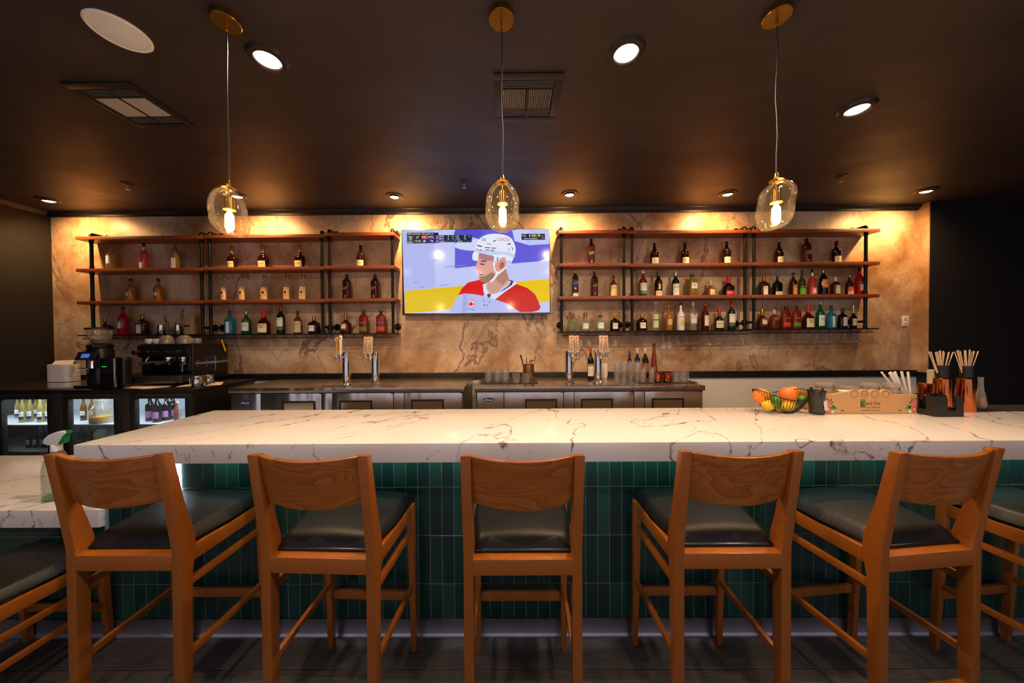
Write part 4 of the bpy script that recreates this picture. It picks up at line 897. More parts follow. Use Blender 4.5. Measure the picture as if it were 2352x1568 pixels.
# ================================================================== STEEL BACK-BAR COOLERS
NAVY = P('logo_navy', '1b2470', .35); INKW = P('logo_white', 'e8e8f0', .4); GASKET = P('door_gap_black', '0c0b0a', .6); STEEL2 = mat_steel('steel_top', 'b3aca2', .26, (40, 1, 1))
DARKREC = P('handle_recess_black', '161412', .4)
CZ = 1.105
def keg_cooler(xl, xr, gaps, handles, logo, label):
    X = lambda px, y=900: at(px, y, COOL_F).x
    t = thing('keg_cooler', label, 'cooler', (0, COOL_F, 0), 0, 'stainless steel back-bar coolers')
    x0, x1 = X(xl), X(xr); D = .68
    hz = CZ-.045
    MB().box(x0, x1, 0, D, hz, CZ).obj('worktop', STEEL2, t, bevel=.003)
    MB().box(x0+.012, x1-.012, .025, D-.01, .10, hz).obj('cabinet_body', P('cabinet_dark', '57524c', .4, .7), t)
    edges = [xl+5] + list(gaps) + [xr-5]
    for i, (a, b) in enumerate(zip(edges, edges[1:])):
        xa, xb = X(a)+.003, X(b)-.003
        nm = ('logo_panel', 'door', 'mullion', 'door', 'mullion', 'door')[i]
        p = MB().box(xa, xb, .004, .024, .12, hz-.008).obj(nm, STEEL, t, bevel=.002)
        if nm == 'door':
            ha, hb, hy = handles[i//2]
            a1, b1 = X(ha), X(hb); zt_ = at(ha, hy, COOL_F).z
            MB().box(a1, b1, -.004, .010, zt_-.016, zt_).box(a1, a1+.016, -.004, .010, zt_-.14, zt_-.016).box(b1-.016, b1, -.004, .010, zt_-.14, zt_-.016).box(a1, b1, -.004, .010, zt_-.155, zt_-.14).obj('handle_frame', DARKREC, p, bevel=.002)
            MB().hexa([(a1+.016, .000, zt_-.14), (b1-.016, .000, zt_-.14), (b1-.016, .003, zt_-.14), (a1+.016, .003, zt_-.14)], [(a1+.016, .0, zt_-.016), (b1-.016, .0, zt_-.016), (b1-.016, .003, zt_-.016), (a1+.016, .003, zt_-.016)]).obj('handle_plate', P('polished_steel', 'c9c2b4', .10, 1.0), p)
            MB().cyl((xb-.01, .002, hz-.012), (xb-.01, .002, hz-.002), .010, 10).obj('hinge', DARKREC, p, True)
    lx = X(logo[0]); lz = at(logo[0], logo[1], COOL_F).z
    mb = MB(); mb.add([(lx+.054*math.cos(k*math.pi/14), .0030, lz+.019*math.sin(k*math.pi/14)) for k in range(28)], [tuple(range(28))]).obj('logo_badge', NAVY, t)
    mb = MB(); text_on(mb, 'Atosa', lx, lz, .078, .020, lambda x, z: (x, .0022, z), shear=.4); mb.obj('logo_lettering', INKW, t)
    for q in (.33, .41, .65):
        MB().lathe([(.0045, -.002), (.007, -.001), (.007, .003)], 12).obj('screw', CHROME, t, True, loc=(x0+(x1-x0)*q, -.001, hz+.022)).rotation_euler = (math.radians(90), 0, 0)
    for sx in (x0+.08, x1-.08):
        for sy in (.08, D-.08): MB().cyl((sx, sy, 0), (sx, sy, .10), .03, 12).obj('foot', BLACKP, t, True)
    return t
keg_cooler(524, 1067, (598, 738, 763, 903, 928), ((647.6, 723.5, 921), (779, 854.5, 919.5), (944, 1019, 917)), (562, 925), 'stainless steel back-bar cooler on the left with three doors and blue oval badge')
keg_cooler(1090, 1620, (1157.5, 1294.6, 1319, 1456.7, 1481), ((1206, 1279.6, 916), (1334, 1408, 915), (1497, 1571, 914)), (1123, 918), 'stainless steel back-bar cooler on the right with three doors, under the glassware')
# ------------------------------------------------------------------ beer towers
INKB = inkm('2c3a6a'); TANP = P('tap_tan', 'd9b48c', .5); CREAMP = P('tap_cream', 'e8dcc0', .45); ORGP = P('tap_orange', 'e08a1e', .4); REDI = inkm('c8503a')
def tower(px, py, toppy, side, handles, label):
    b = atz(px, py, CZ); H = at(px, toppy, b.y).z-CZ
    t = thing('beer_tap_tower', label, 'beer tap', (b.x, b.y, CZ+.0006), 0, 'chrome beer towers on the back coolers')
    r = .038
    MB().lathe([(.056, 0), (.056, .006), (.046, .010), (.042, .014), (.042, .022), (r, .026), (r, H-.008), (r-.002, H-.002), (.02, H)], 32).obj('column', CHROME, t, True, ang=25)
    for k in range(6):
        a = k*math.pi/3; MB().lathe([(.005, 0), (.005, .010), (.003, .013)], 8, .049*math.cos(a), .049*math.sin(a), .006).obj('bolt', CHROME, t, True)
    dirs = [Vector((side*.86, -.5, 0)), Vector((side*.10, -1, 0)).normalized()]
    for d, h in zip(dirs, handles):
        q = d*(r-.004); e = d*(r+.052); zf = H-.045
        f = MB().tube([tuple(q)[:2]+(zf,), tuple(d*(r+.018))[:2]+(zf,)], [.014, .014], 12).tube([tuple(d*(r+.016))[:2]+(zf,), tuple(e)[:2]+(zf-.006,), tuple(d*(r+.066))[:2]+(zf-.030,), tuple(d*(r+.068))[:2]+(zf-.048,)], [.010, .011, .009, .007], 10)
        f.tube([tuple(e)[:2]+(zf-.004,), tuple(e)[:2]+(zf+.030,)], [.011, .008], 10)
        fo = f.obj('faucet', CHROME, t, True)
        z0 = zf+.03; ex, ey = e.x, e.y; tilt = h.get('tilt', 0)
        hh = h['h']; kind = h['k']
        def place(o): o.location = (ex, ey, z0); o.rotation_euler = (0, tilt, 0)
        if kind == 'paddle':
            w1, w2 = .019, .024
            o = MB().hexa([(-w1, -.007, 0), (w1, -.007, 0), (w1, .007, 0), (-w1, .007, 0)], [(-w2, -.007, hh), (w2, -.007, hh), (w2, .007, hh), (-w2, .007, hh)]).obj('tap_handle', TANP, t, bevel=.003); place(o)
            mb = MB(); text_on(mb, h['t'], .003, hh*.40, hh*.62, .017, lambda x, z: (x, -.0078, z), rot=-math.pi/2); text_on(mb, h.get('t2', 'BREWING'), -.011, hh*.34, hh*.42, .008, lambda x, z: (x, -.0078, z), rot=-math.pi/2)
            mb.obj('lettering', INKB, o)
            mb = MB(); cx, cz = 0, hh*.86
            mb.add([(cx+(.013 if k % 2 == 0 else .006)*math.cos(k*math.pi/7), -.0078, cz+(.015 if k % 2 == 0 else .007)*math.sin(k*math.pi/7)) for k in range(14)], [tuple(range(14))]); mb.obj('emblem', REDI, o)
        elif kind == 'cone':
            o = MB().lathe([(.006, 0), (.007, hh*.25), (.013, hh*.7), (.020, hh*.9), (.018, hh*.97), (.006, hh)], 16).obj('tap_handle', ORGP, t, True); place(o)
            MB().lathe([(.012, -.001), (.012, .003), (.001, .004)], 16).obj('round_badge', P('badge_blue', '7ab0d0', .4), o, True, loc=(0, -.018, hh*.82)).rotation_euler = (math.radians(90), 0, 0)
        else:
            o = MB().lathe([(.010, 0), (.012, .01), (.010, hh*.3), (.013, hh*.5), (.013, hh*.7), (.016, hh*.72), (.016, hh*.94), (.006, hh*.96), (.008, hh)], 16).obj('tap_handle', CREAMP, t, True); place(o)
            mb = MB(); text_on(mb, '805', 0, hh*.83, .024, .020, lambda x, z: (x, -.0175, z)); mb.obj('lettering', inkm('2a2420'), o)
    return t
PD = lambda tx, t2='BREWING', ti=0: {'k': 'paddle', 'h': .165, 't': tx, 't2': t2, 'tilt': ti}
tower(797, 884, 808.5, -1, [{'k': 'cone', 'h': .165, 'tilt': .05}, {'k': 'turned', 'h': .185}], 'chrome beer tower with an orange and a cream tap handle, leftmost')
tower(863, 883.5, 808, -1, [PD('ALAMEDA', ti=.08), PD('ALAMEDA')], 'chrome beer tower with two tan lettered tap handles, left cooler')
tower(1307, 879.5, 805, 1, [PD('ALAMEDA', ti=-.08), PD('BURMA', 'ALE')], 'chrome beer tower with tan tap handles, right of the bar tool cup')
tower(1373, 879.5, 805, 1, [PD('ALAMEDA', ti=-.1), PD('ALAMEDA', ti=.03)], 'chrome beer tower beside the red-capped wine bottle, right cooler')
for xa, xb, lb in ((742, 882, 'flat steel drip tray around the two towers on the left cooler'), (1290, 1425, 'flat steel drip tray around the two towers on the right cooler')):
    a = atz(xa, 886, CZ); b = atz(xb, 886, CZ)
    t = thing('drip_tray', lb, 'drip tray', (a.x, a.y-.035, CZ+.0004))
    w_ = b.x-a.x; MB().box(0, w_, 0, .045, 0, .004).obj('pan', STEEL2, t, bevel=.001)
    mb = MB()
    for k in range(int(w_/.02)): mb.box(.01+k*.02, .02+k*.02, .008, .037, .004, .0046)
    mb.obj('slots', GASKET, t)
# ------------------------------------------------------------------ rubber mats and glassware
MATM = P('rubber_mat', '1b1917', .7)
def mat_on(xa, xb, yf, yb, label):
    a = atz(xa, yf, CZ); b = atz(xb, yf, CZ); c = atz(xa, yb, CZ)
    o = MB().box(a.x, b.x, a.y, c.y, CZ+.0005, CZ+.007).obj('rubber_bar_mat', MATM, bevel=.002); tag(o, label, 'bar mat'); return o
mat_on(1103, 1237, 882, 868, 'black rubber bar mat under the upturned glasses, left end of right cooler')
mat_on(1468, 1608, 880.5, 866, 'black rubber bar mat under the copper mugs, right end of right cooler')
def gmesh(name, prof, n=20, m=None, e=2.0):
    return MB().lathe(prof, n, cap=False, e=e).mesh(name, m or CLEAR, True, ang=50)
ROCKS = gmesh('rocks_glass', [(.001, .002), (.032, .002), (.034, 0), (.036, .03), (.039, .088), (.036, .088), (.033, .03), (.030, .012), (.001, .012)], 12)
STEMLESS = gmesh('stemless_glass', [(.024, .138), (.030, .135), (.036, .10), (.038, .06), (.034, .02), (.028, 0), (.026, 0), (.032, .02), (.036, .06), (.034, .10), (.026, .132), (.001, .134)], 20)
HIGH = gmesh('highball_glass', [(.001, .003), (.029, .003), (.030, 0), (.033, .15), (.031, .15), (.028, .014), (.001, .014)], 14)
TALL = gmesh('pilsner_glass', [(.001, .003), (.026, .003), (.030, 0), (.024, .03), (.028, .09), (.036, .20), (.034, .20), (.025, .09), (.020, .034), (.001, .030)], 16)
gcount = {}
def place_glass(nm, mesh, px, py, label, group, dz=.0006, z=None, cat='glass', s=1.0):
    zz = (CZ if z is None else z)+dz; p = atz(px, py, zz)
    o = link(nm, mesh, None, p); tag(o, label, cat, group)
    if s != 1: o.scale = (s, s, s)
    return o
for k, x in enumerate((1122, 1142, 1160)):
    place_glass('stemless_glass', STEMLESS, x, 878.5, 'upturned stemless glass on rubber mat, %s of the front three' % ('left', 'middle', 'right')[k], 'upturned stemless glasses', .0076)
    place_glass('stemless_glass', STEMLESS, x+3, 873, 'upturned stemless glass in the back row on the left rubber mat, %s one' % ('left', 'middle', 'right')[k], 'upturned stemless glasses', .0076)
for k, x in enumerate((1186, 1208)):
    place_glass('rocks_glass', ROCKS, x, 878.5, 'cut rocks glass on rubber mat, %s one in front of the bar tools' % ('left', 'right')[k], 'cut rocks glasses by the tool cup', .0076, s=1.05)
for k, x in enumerate((1416, 1432, 1448, 1463)):
    for j, dy in enumerate((879, 874, 869.5)):
        place_glass('pilsner_glass', TALL, x+j*3, dy, 'tall clear glass right of the beer towers, %s row, %s from the left' % (('front', 'second', 'back')[j], ('first', 'second', 'third', 'fourth')[k]), 'tall glasses on the right cooler', s=.98)
for k, x in enumerate((1478.5, 1495)):
    for j, dy in enumerate((878, 874, 870)):
        place_glass('highball_glass', HIGH, x+j*1.5-2+(4 if k else 0), dy, 'straight highball glass left of the copper mugs, %s row, %s one' % (('front', 'middle', 'back')[j], ('left', 'right')[k]), 'highball glasses on the right cooler', .0076, s=.86)
for k, x in enumerate((1554, 1571)):
    for j, dy in enumerate((877.5, 872)):
        place_glass('rocks_glass', ROCKS, x+j*2, dy, 'short ribbed glass right of the copper mugs, %s row, %s one' % (('front', 'back')[j], ('left', 'right')[k]), 'short glasses at the right end of the cooler', .0076, s=1.1)
MUG = MB().lathe([(.001, 0), (.030, 0), (.038, .012), (.042, .035), (.038, .06), (.034, .078), (.036, .086), (.034, .086), (.032, .078), (.036, .06), (.039, .035), (.03, .01), (.001, .008)], 22, cap=False).mesh('mug_body', COPPER, True, ang=60)
MUGH = MB().tube([(.036, 0, .066), (.058, 0, .060), (.060, 0, .036), (.040, 0, .022)], .004, 8).mesh('handle', COPPER, True)
for x, dy, lb in ((1510.5, 877, 'hammered copper mug, front left of four on the right rubber mat'), (1532.5, 877, 'hammered copper mug, front right of four on the right rubber mat'), (1513, 871.5, 'hammered copper mug, back left of four on the right rubber mat'), (1538, 871.5, 'hammered copper mug, back right of four on the right rubber mat')):
    t = thing('copper_mug', lb, 'mug', atz(x, dy, CZ+.0076), random.uniform(-2.4, -.7), 'copper mugs'); link('mug_body', MUG, t); link('handle', MUGH, t)
# tool cup
p = atz(1214, 872, CZ+.0076); t = thing('bar_tool_cup', 'copper and steel shaker cup holding bar tools, left of the right beer towers', 'cup', p)
MB().lathe([(.001, 0), (.056, 0), (.062, .165), (.059, .165), (.053, .006), (.001, .006)], 32, cap=False).obj('cup', P('coppered_steel', 'b98f6c', .18, 1.0), t, True, ang=50)
for (dx, dy, lx, ln, m, r, nm, lb) in ((-.03, -.01, -.055, .27, BLACKP, .006, 'muddler', 'dark muddler leaning left in the bar tool cup'), (-.012, .01, -.01, .23, COPPER, .004, 'bar_spoon', 'copper bar spoon in the middle of the tool cup'), (.005, -.01, .012, .22, CHROME, .004, 'bar_spoon', 'steel bar spoon in the middle of the tool cup'), (.02, .0, .06, .25, COPPER, .003, 'bar_spoon', 'thin copper spoon leaning right in the tool cup')):
    o = MB().tube([(dx, dy, .01), (dx+lx*.6, dy, ln*.7), (dx+lx, dy, ln)], [r*.8, r, r*1.4], 8).obj(nm, m, None, True, loc=p); tag(o, lb, 'bar tool')
o = MB().lathe([(.001, .20), (.024, .20), (.028, .206), (.024, .212), (.001, .214)], 20, .03, -.01, 0).tube([(.03, -.01, .05), (.03, -.01, .205)], .004, 8).obj('cocktail_strainer', COPPER, None, True, loc=p); tag(o, 'round copper strainer sticking out of the bar tool cup', 'strainer')
# bottles standing at the wall on the right cooler
WN = dict(name='wine_bottle', group='bottles at the wall behind the glasses', cat='bottle')
bottle(1356.5, 798, 15, 'wine', 'black', 'b3141c', CZ, 3.46, [(.12, .50, .9, 'e2dccf'), (.42, .50, .9, 'a8202a')], [], 'dark wine bottle with red capsule behind the rightmost beer tower', **WN)
bottle(1446, 806, 13, 'wine', 'dark', '22306a', CZ, 3.58, [], [], 'dark wine bottle with blue capsule behind the tall glasses', **WN)
bottle(1463.5, 799, 14, 'wine', 'dark', 'c8a878', CZ, 3.58, [(.2, .5, .9, 'c8a878')], [], 'dark corked wine bottle behind the glasses, left of a painted-label bottle', **WN)
bottle(1482, 799, 16, 'wine', 'dark', 'c8a878', CZ, 3.58, [(.2, .5, .9, '8a5a3a')], [], 'dark corked wine bottle with painted brown label behind the glasses', **WN)
bottle(1502, 788, 16.5, 'cone', 'amber', K, CZ, 3.56, [], [], 'tall conical amber bottle behind the copper mugs', **WN)
p = atz(1388, 868, CZ)
for k in range(5):
    o = MB().lathe([(.001, .002), (.028, 0), (.038, .045), (.040, .046), (.036, .046), (.026, .004), (.001, .004)], 24, cap=False).obj('white_cup', WHITEP, None, True, loc=(p.x, p.y, CZ+.0008+k*.028)); tag(o, 'white plastic cup, %s from the bottom of the stack beside the beer tower' % ('first', 'second', 'third', 'fourth', 'fifth')[k], 'cup', 'stacked white cups')
# ------------------------------------------------------------------ hanging stemware
WINEG = gmesh('wine_glass', m=STEMW, prof=[(.001, 0), (.032, 0), (.033, -.002), (.005, -.006), (.0035, -.02), (.0035, -.075), (.010, -.082), (.030, -.105), (.036, -.135), (.033, -.165), (.028, -.185)])
COUPE = gmesh('coupe_glass', m=STEMW, prof=[(.001, 0), (.034, 0), (.035, -.002), (.005, -.006), (.0035, -.02), (.0035, -.080), (.008, -.086), (.028, -.100), (.048, -.128), (.049, -.130)])
def hang(nm, mesh, unit, pxs, lab, grp, yy=SHELF_F+.055, s=1.0):
    zb = SHELFZ[unit][3]-.042
    for i, px in enumerate(pxs):
        x = at(px, 775, yy).x; o = link(nm, mesh, None, (x, yy+(.05 if i % 3 == 2 else 0), zb)); tag(o, '%s, %s from the left' % (lab, ('first', 'second', 'third', 'fourth', 'fifth', 'sixth', 'seventh', 'eighth', 'ninth', 'tenth', 'eleventh', 'twelfth')[i]), 'glass', grp)
        o.scale = (s, s, s)
hang('wine_glass', WINEG, 'r1', (1334, 1353, 1396, 1413), 'clear wine glass hanging upside down under the narrow right shelf', 'wine glasses hung under the narrow right shelf', s=.72)
hang('wine_glass', WINEG, 'r2', (1524, 1537), 'clear wine glass hanging upside down left of the martini glasses', 'wine glasses hung under the second right unit')
hang('martini_glass', COUPE, 'r2', (1556, 1577, 1600, 1623, 1646, 1668), 'clear martini glass hanging upside down under the second right unit', 'martini glasses hung under the second right unit', s=.9)
hang('martini_glass', COUPE, 'r3', (1757, 1776, 1800, 1819, 1838, 1858, 1878, 1899, 1919, 1941, 1962, 1982), 'clear martini glass hanging upside down under the rightmost shelf unit', 'martini glasses hung under the rightmost unit', s=.9)
# steel cups and coffee bag on the left unit
zb = SHELFZ['left'][3]
for px, lb in ((371, 'steel milk cup on the bottom left shelf, left of the other steel cup'), (410, 'steel milk cup on the bottom left shelf beside the coffee bag')):
    x = at(px, 755, BY).x; o = MB().lathe([(.001, 0), (.038, 0), (.040, .003), (.032, .108), (.030, .108), (.037, .006), (.001, .005)], 30, cap=False).obj('steel_cup', CHROME, None, True, loc=(x, BY, zb+.0006), ang=50); tag(o, lb, 'cup', 'steel cups on the left shelf')
xa = at(437, 755, BY).x
t = thing('coffee_bag', 'brown paper coffee bag on the bottom left shelf beside the steel cups', 'bag', (xa, BY, zb+.0006))
KR = P('kraft_paper', 'a9835c', .8, bump=(60, .3))
def bagf(u, v):
    a = 2*math.pi*u; w_ = .056*(1-.12*v); d_ = .035*(1-v**3*.85); c, s = math.cos(a), math.sin(a); q = 1/((abs(c)**4+abs(s)**4)**.25)
    return (w_*q*c, d_*q*s, .225*v+.004*v*math.sin(9*a+20*v))
MB().grid(bagf, 36, 12).obj('paper_bag', KR, t, True, ang=60)
mb = MB().box(-.032, .032, -.0375, -.0362, .085, .105); mb.obj('dark_label', P('bag_label', '3a2a20', .6), t)
# electrical outlet
p = at(2078, 737, WALL_Y)
t = thing('wall_outlet', 'white electrical outlet plate on the marble wall at far right', 'outlet', (p.x, WALL_Y-.0005, p.z))
MB().box(-.038, .038, -.006, 0, -.06, .06).obj('cover_plate', WHITEP, t, bevel=.003)
for dz in (.027, -.027):
    s_ = MB().box(-.017, .017, -.009, -.006, dz-.017, dz+.017).obj('socket_face', P('socket_white', 'd8d2c8', .4), t, bevel=.004)
    MB().box(-.008, -.005, -.0098, -.009, dz-.004, dz+.008).box(.005, .008, -.0098, -.009, dz-.004, dz+.008).obj('slots', GASKET, s_)
# ================================================================== GLASS-DOOR FRIDGE AND COFFEE STATION (left)
FF = 2.90; FZ = at(250, 894.5, FF).z
FX1 = at(441, 905, FF).x; FX0 = FX1-2.45; FD = .72
fr = thing('glass_door_fridge', 'black back-bar fridge with lit glass doors, below the coffee machine', 'fridge', (0, FF, 0))
FBLK = P('fridge_black', '1a1715', .4); FSTEEL = mat_steel('fridge_steel', '6f6760', .35); FWHITE = P('fridge_liner', 'cfd6de', .5)
MB().box(FX0, FX1+.006, 0, FD, FZ-.030, FZ).obj('worktop', P('fridge_top', '2a2624', .35, .6), fr, bevel=.003)
MB().box(FX1-.03, FX1, .03, FD-.01, .12, FZ-.030).obj('side_panel', FSTEEL, fr)
MB().box(FX0, FX0+.03, .03, FD-.01, .12, FZ-.030).obj('side_panel', FSTEEL, fr)
MB().box(FX0+.03, FX1-.03, FD-.05, FD-.01, .12, FZ-.030).obj('back_panel', FWHITE, fr)
MB().box(FX0+.03, FX1-.03, .05, FD-.05, .12, .16).obj('floor_panel', FWHITE, fr)
MB().box(FX0+.03, FX1-.03, .05, FD-.05, FZ-.050, FZ-.030).obj('ceiling_panel', FWHITE, fr)
MB().box(FX0, FX1, .02, FD-.02, 0, .12).obj('plinth', FBLK, fr)
DW = .567; FGL = glass('fridge_door_glass', 'e9eff0', .03)
doors = [(298, 441), (145, 277), (-9, 124), (-163, -30)]
mull = [(277, 298), (124, 145), (-30, -9)]
fx = lambda px: at(px, 930, FF).x
for a, b in mull: MB().box(fx(a), fx(b), .0, .04, .12, FZ-.032).obj('mullion', P('mullion_brown', '4a403a', .35, .6), fr, bevel=.002)
shelfz = (at(60, 970, FF+.15).z, at(60, 1029, FF+.15).z)
for z in shelfz: MB().box(FX0+.032, FX1-.032, .07, FD-.06, z-.008, z).obj('wire_shelf', FWHITE, fr)
for a, b in doors:
    x0, x1 = fx(a)+.002, fx(b)-.002
    d = MB().box(x0, x1, -.005, .03, FZ-.085, FZ-.034).box(x0, x1, -.005, .03, .13, .18).box(x0, x0+.052, -.005, .03, .18, FZ-.085).box(x1-.058, x1, -.005, .03, .18, FZ-.085).obj('door', FBLK, fr, bevel=.002)
    MB().box(x0+.052, x1-.058, .010, .014, .18, FZ-.085).obj('pane', FGL, d)
    MB().box(x0+.06, x1-.06, -.006, -.004, FZ-.052, FZ-.048).obj('handle_lip', ALU, d)
    l = bpy.data.lights.new('fridge_light', 'AREA'); l.shape = 'RECTANGLE'; l.size = .45; l.size_y = .03; l.energy = 1.5; l.color = (.86, .93, 1)
    lo = link('fridge_light', l, fr, ((x0+x1)/2, .09, FZ-.056)); lo.rotation_euler = (math.radians(25), 0, 0)
FB = dict(group='drinks in the glass-door fridge', cat='bottle')
ZA, ZB_ = shelfz
COR = ([(.22, .40, .96, 'e4e4de'), (.10, .22, .96, '22305a')], [('Corona', .31, .8, .06, '22305a')])
def inside(px, topy, w, kind, lq, cap, zb, dY, labs, txt, lb, nm='beer_bottle', **kw):
    bottle(px, topy, w, kind, lq, cap, zb, FF+dY, labs, txt, lb, name=nm, rz=0, **{**FB, **kw})
for k, (x, n) in enumerate(((50, 'far left'), (68, 'second'), (92, 'third'), (110, 'fourth'))):
    inside(x, 908, 17.5, 'beer', 'pale', GOLD, ZA, .16+.03*(k % 2), *COR, 'clear beer bottle with white and blue label, %s in the left fridge door' % n)
for x in (40, 60, 82, 102): inside(x, 910, 16, 'beer', 'pale', GOLD, ZA, .32, *COR, 'clear beer bottle, back row of the left fridge door, %s' % {40: 'far left', 60: 'left', 82: 'middle', 102: 'right'}[x])
for k, x in enumerate((65, 81, 99, 117)):
    inside(x, 974, 14.5, 'beer', 'black', 'd8d4cc', ZB_, .16, [(.16, .36, .9, 'b9b4ae')], [], 'black beer bottle with silver cap, %s on the lower shelf of the left fridge door' % ('first', 'second', 'third', 'fourth')[k])
for k, x in enumerate((191, 210)):
    inside(x, 910, 17, 'beer', 'honey', GOLD, ZA, .22, *COR, 'amber beer bottle with white and blue label, %s of two in the middle fridge door' % ('left', 'right')[k])
# carafe
p = at(235, 966, FF+.14); t = thing('juice_carafe', 'glass carafe half filled with yellow juice behind the middle fridge door', 'carafe', (p.x, FF+.14, ZA+.0006), 0, 'drinks in the glass-door fridge')
MB().lathe([(.070, 0), (.074, .01), (.074, .11), (.05, .16), (.036, .185), (.044, .215)], 24, cap=False, e=3).obj('carafe_glass', JARGL, t, True, ang=60)
MB().lathe([(.068, .004), (.072, .012), (.072, .062)], 24, e=3).obj('juice', P('yellow_juice', 'd9a51c', .4), t, True)
for k, x in enumerate((187, 206)):
    inside(x, 972, 18, 'beer', 'green', '1f7a3a', ZB_, .16, [(.2, .42, .9, '12603a')], [('RA', .31, .4, .10, 'd8e4d8')], 'green soda bottle on lower shelf, %s of two in the middle fridge door' % ('left', 'right')[k])
p = at(218, 1010, FF+.12)
for k, (dx, dy, n) in enumerate(((.03, .0, 'front'), (.10, .06, 'second'), (.17, .10, 'third'))):
    t = thing('drink_carton', 'green and white drink carton, %s of three in the middle fridge door' % n, 'carton', (p.x+dx, FF+.12+dy, ZB_+.0006), 0, 'drink cartons in the fridge')
    MB().box(-.045, .045, 0, .06, 0, .14).add([(-.045, 0, .14), (.045, 0, .14), (.045, .06, .14), (-.045, .06, .14), (-.045, .03, .18), (.045, .03, .18)], [(0, 1, 5, 4), (2, 3, 4, 5), (0, 4, 3), (1, 2, 5)]).obj('carton_body', P('carton_grey', 'c6cdbf', .5), t)
    MB().box(-.045, .045, -.001, 0, .0, .075).obj('green_band', P('carton_green', '3f8a3c', .5), t)
    mb = MB(); text_on(mb, 'Pacific', 0, .10, .07, .022, lambda x, z: (x, -.002, z)); mb.obj('lettering', inkm('2a3a24'), t)
for k, (x, dy) in enumerate(((344, .20), (360, .15), (382, .22), (396, .28))):
    inside(x, 906, 24, 'wine', 'black', K, ZA, dy, [(.14, .38, .9, 'b878b8')], [], 'dark sparkling wine bottle with pink label, %s in the right fridge door' % ('first', 'second', 'third', 'fourth')[k], nm='wine_bottle')
inside(404, 920, 12, 'std', 'red', 'c4141c', ZA, .12, [], [], 'slim red bottle behind the right fridge door', nm='sauce_bottle')
inside(407, 922, 20, 'slim', 'clear', 'd8d4cc', ZA, .08, [], [], 'small empty glass bottle at the front of the right fridge door', nm='glass_bottle')
p = at(384, 985, FF+.12)
t = thing('plastic_tub', 'white plastic tub with yellow lid on lower shelf of the right fridge door', 'tub', (p.x, FF+.16, ZB_+.0006))
MB().lathe([(.055, 0), (.06, .005), (.062, .15)], 24).obj('tub_body', WHITEP, t, True); MB().lathe([(.064, .15), (.064, .172), (.06, .176)], 24).obj('lid', P('yellow_lid', 'e6b416', .4), t, True)
p = at(345, 985, FF+.12)
t = thing('milk_jug', 'white plastic jug with green cap in the right fridge door', 'jug', (p.x, FF+.16, ZB_+.0006))
MB().lathe([(.06, 0), (.064, .01), (.064, .12), (.03, .165), (.022, .18)], 24, e=3).obj('jug_body', WHITEP, t, True); MB().lathe([(.024, .18), (.024, .2)], 16).obj('cap', P('green_cap', '1f8a5a', .4), t, True)
# napkin / towel dispenser
p = atz(150, 892, FZ); TWW = wtrue(80, 150, p.y, 4, .55)/2
t = thing('towel_dispenser', 'cream white box dispenser with folded paper towels at the far left', 'dispenser', (at(148, 890, p.y+.07).x, p.y+.07, FZ+.0006))
CRB = P('cream_plastic', 'd9cdbd', .45)
MB().lathe([(TWW*.98, 0), (TWW, .004), (TWW, .052)], 40, sy=.55, e=4).obj('base_box', CRB, t, True, ang=40)
MB().lathe([(TWW*.97, .053), (TWW*.97, .058)], 40, sy=.55, e=4).obj('seam', GASKET, t, True, ang=40)
MB().lathe([(TWW, .059), (TWW, .215), (TWW*.96, .222), (TWW*.9, .224)], 40, sy=.55, e=4).obj('cover', CRB, t, True, ang=40)
MB().add([(-.10, -.01, .224), (.10, -.01, .224), (.08, .02, .262), (-.11, .02, .255), (-.10, .05, .224), (.10, .05, .224)], [(0, 1, 2, 3), (3, 2, 5, 4)]).obj('paper_towel', P('paper_white', 'ebe4da', .8), t)
# coffee grinder
GY = 3.02; gx = lambda px: at(px, 850, GY).x; gz = lambda py: at(240, py, GY).z
t = thing('coffee_grinder', 'black electric coffee grinder with clear hopper and small screen', 'coffee grinder', (gx(232), GY, FZ+.0050))
ox = gx(232); zf = FZ
GB = P('grinder_black', '14120f', .32, .2); gf = lambda px: at(px, 850, GY-.12).x; ge = lambda px: at(px, 850, GY-.06).x
MB().box(gx(200)-ox, gx(262)-ox, -.10, .12, 0, .03).obj('foot_plate', GB, t, bevel=.008)
MB().lathe([(.078, .03), (.082, .05), (.082, gz(806)-zf), (.072, gz(800)-zf)], 36, sy=.9, e=3).obj('body', GB, t, True, ang=40)
MB().lathe([(.08, gz(800)-zf), (.084, gz(797)-zf), (.084, gz(793)-zf), (.06, gz(789)-zf)], 36).obj('collar', GB, t, True, ang=40)
MB().lathe([(.052, gz(789)-zf), (.06, gz(783)-zf), (.056, gz(780)-zf), (.001, gz(778)-zf)], 32).obj('coffee_beans', P('coffee_beans', '1a0f0a', .5, bump=(160, .9)), t, True)
MB().lathe([(.054, gz(790)-zf), (.066, gz(780)-zf), (.088, gz(757)-zf)], 36, cap=False).obj('hopper', JARGL, t, True)
MB().lathe([(.087, gz(758)-zf), (.092, gz(758)-zf), (.092, gz(754)-zf), (.087, gz(754)-zf)], 36, cap=False).obj('hopper_rim', BLACKP, t, True, ang=40)
MB().box(ge(262)-ox-.03, ge(284)-ox, -.06, .02, .0, gz(820)-zf).obj('motor_housing', GB, t, bevel=.03, seg=4)
fp = MB().box(gf(229)-ox, gf(264)-ox, -.125, -.10, .012, gz(821)-zf).obj('front_panel', P('grinder_chrome', '8f8a84', .15, 1.0), t, bevel=.012, seg=3)
MB().box(gf(231.5)-ox, gf(261)-ox, -.1275, -.125, gz(851)-zf, gz(824)-zf).obj('touch_panel', GB, fp, bevel=.001)
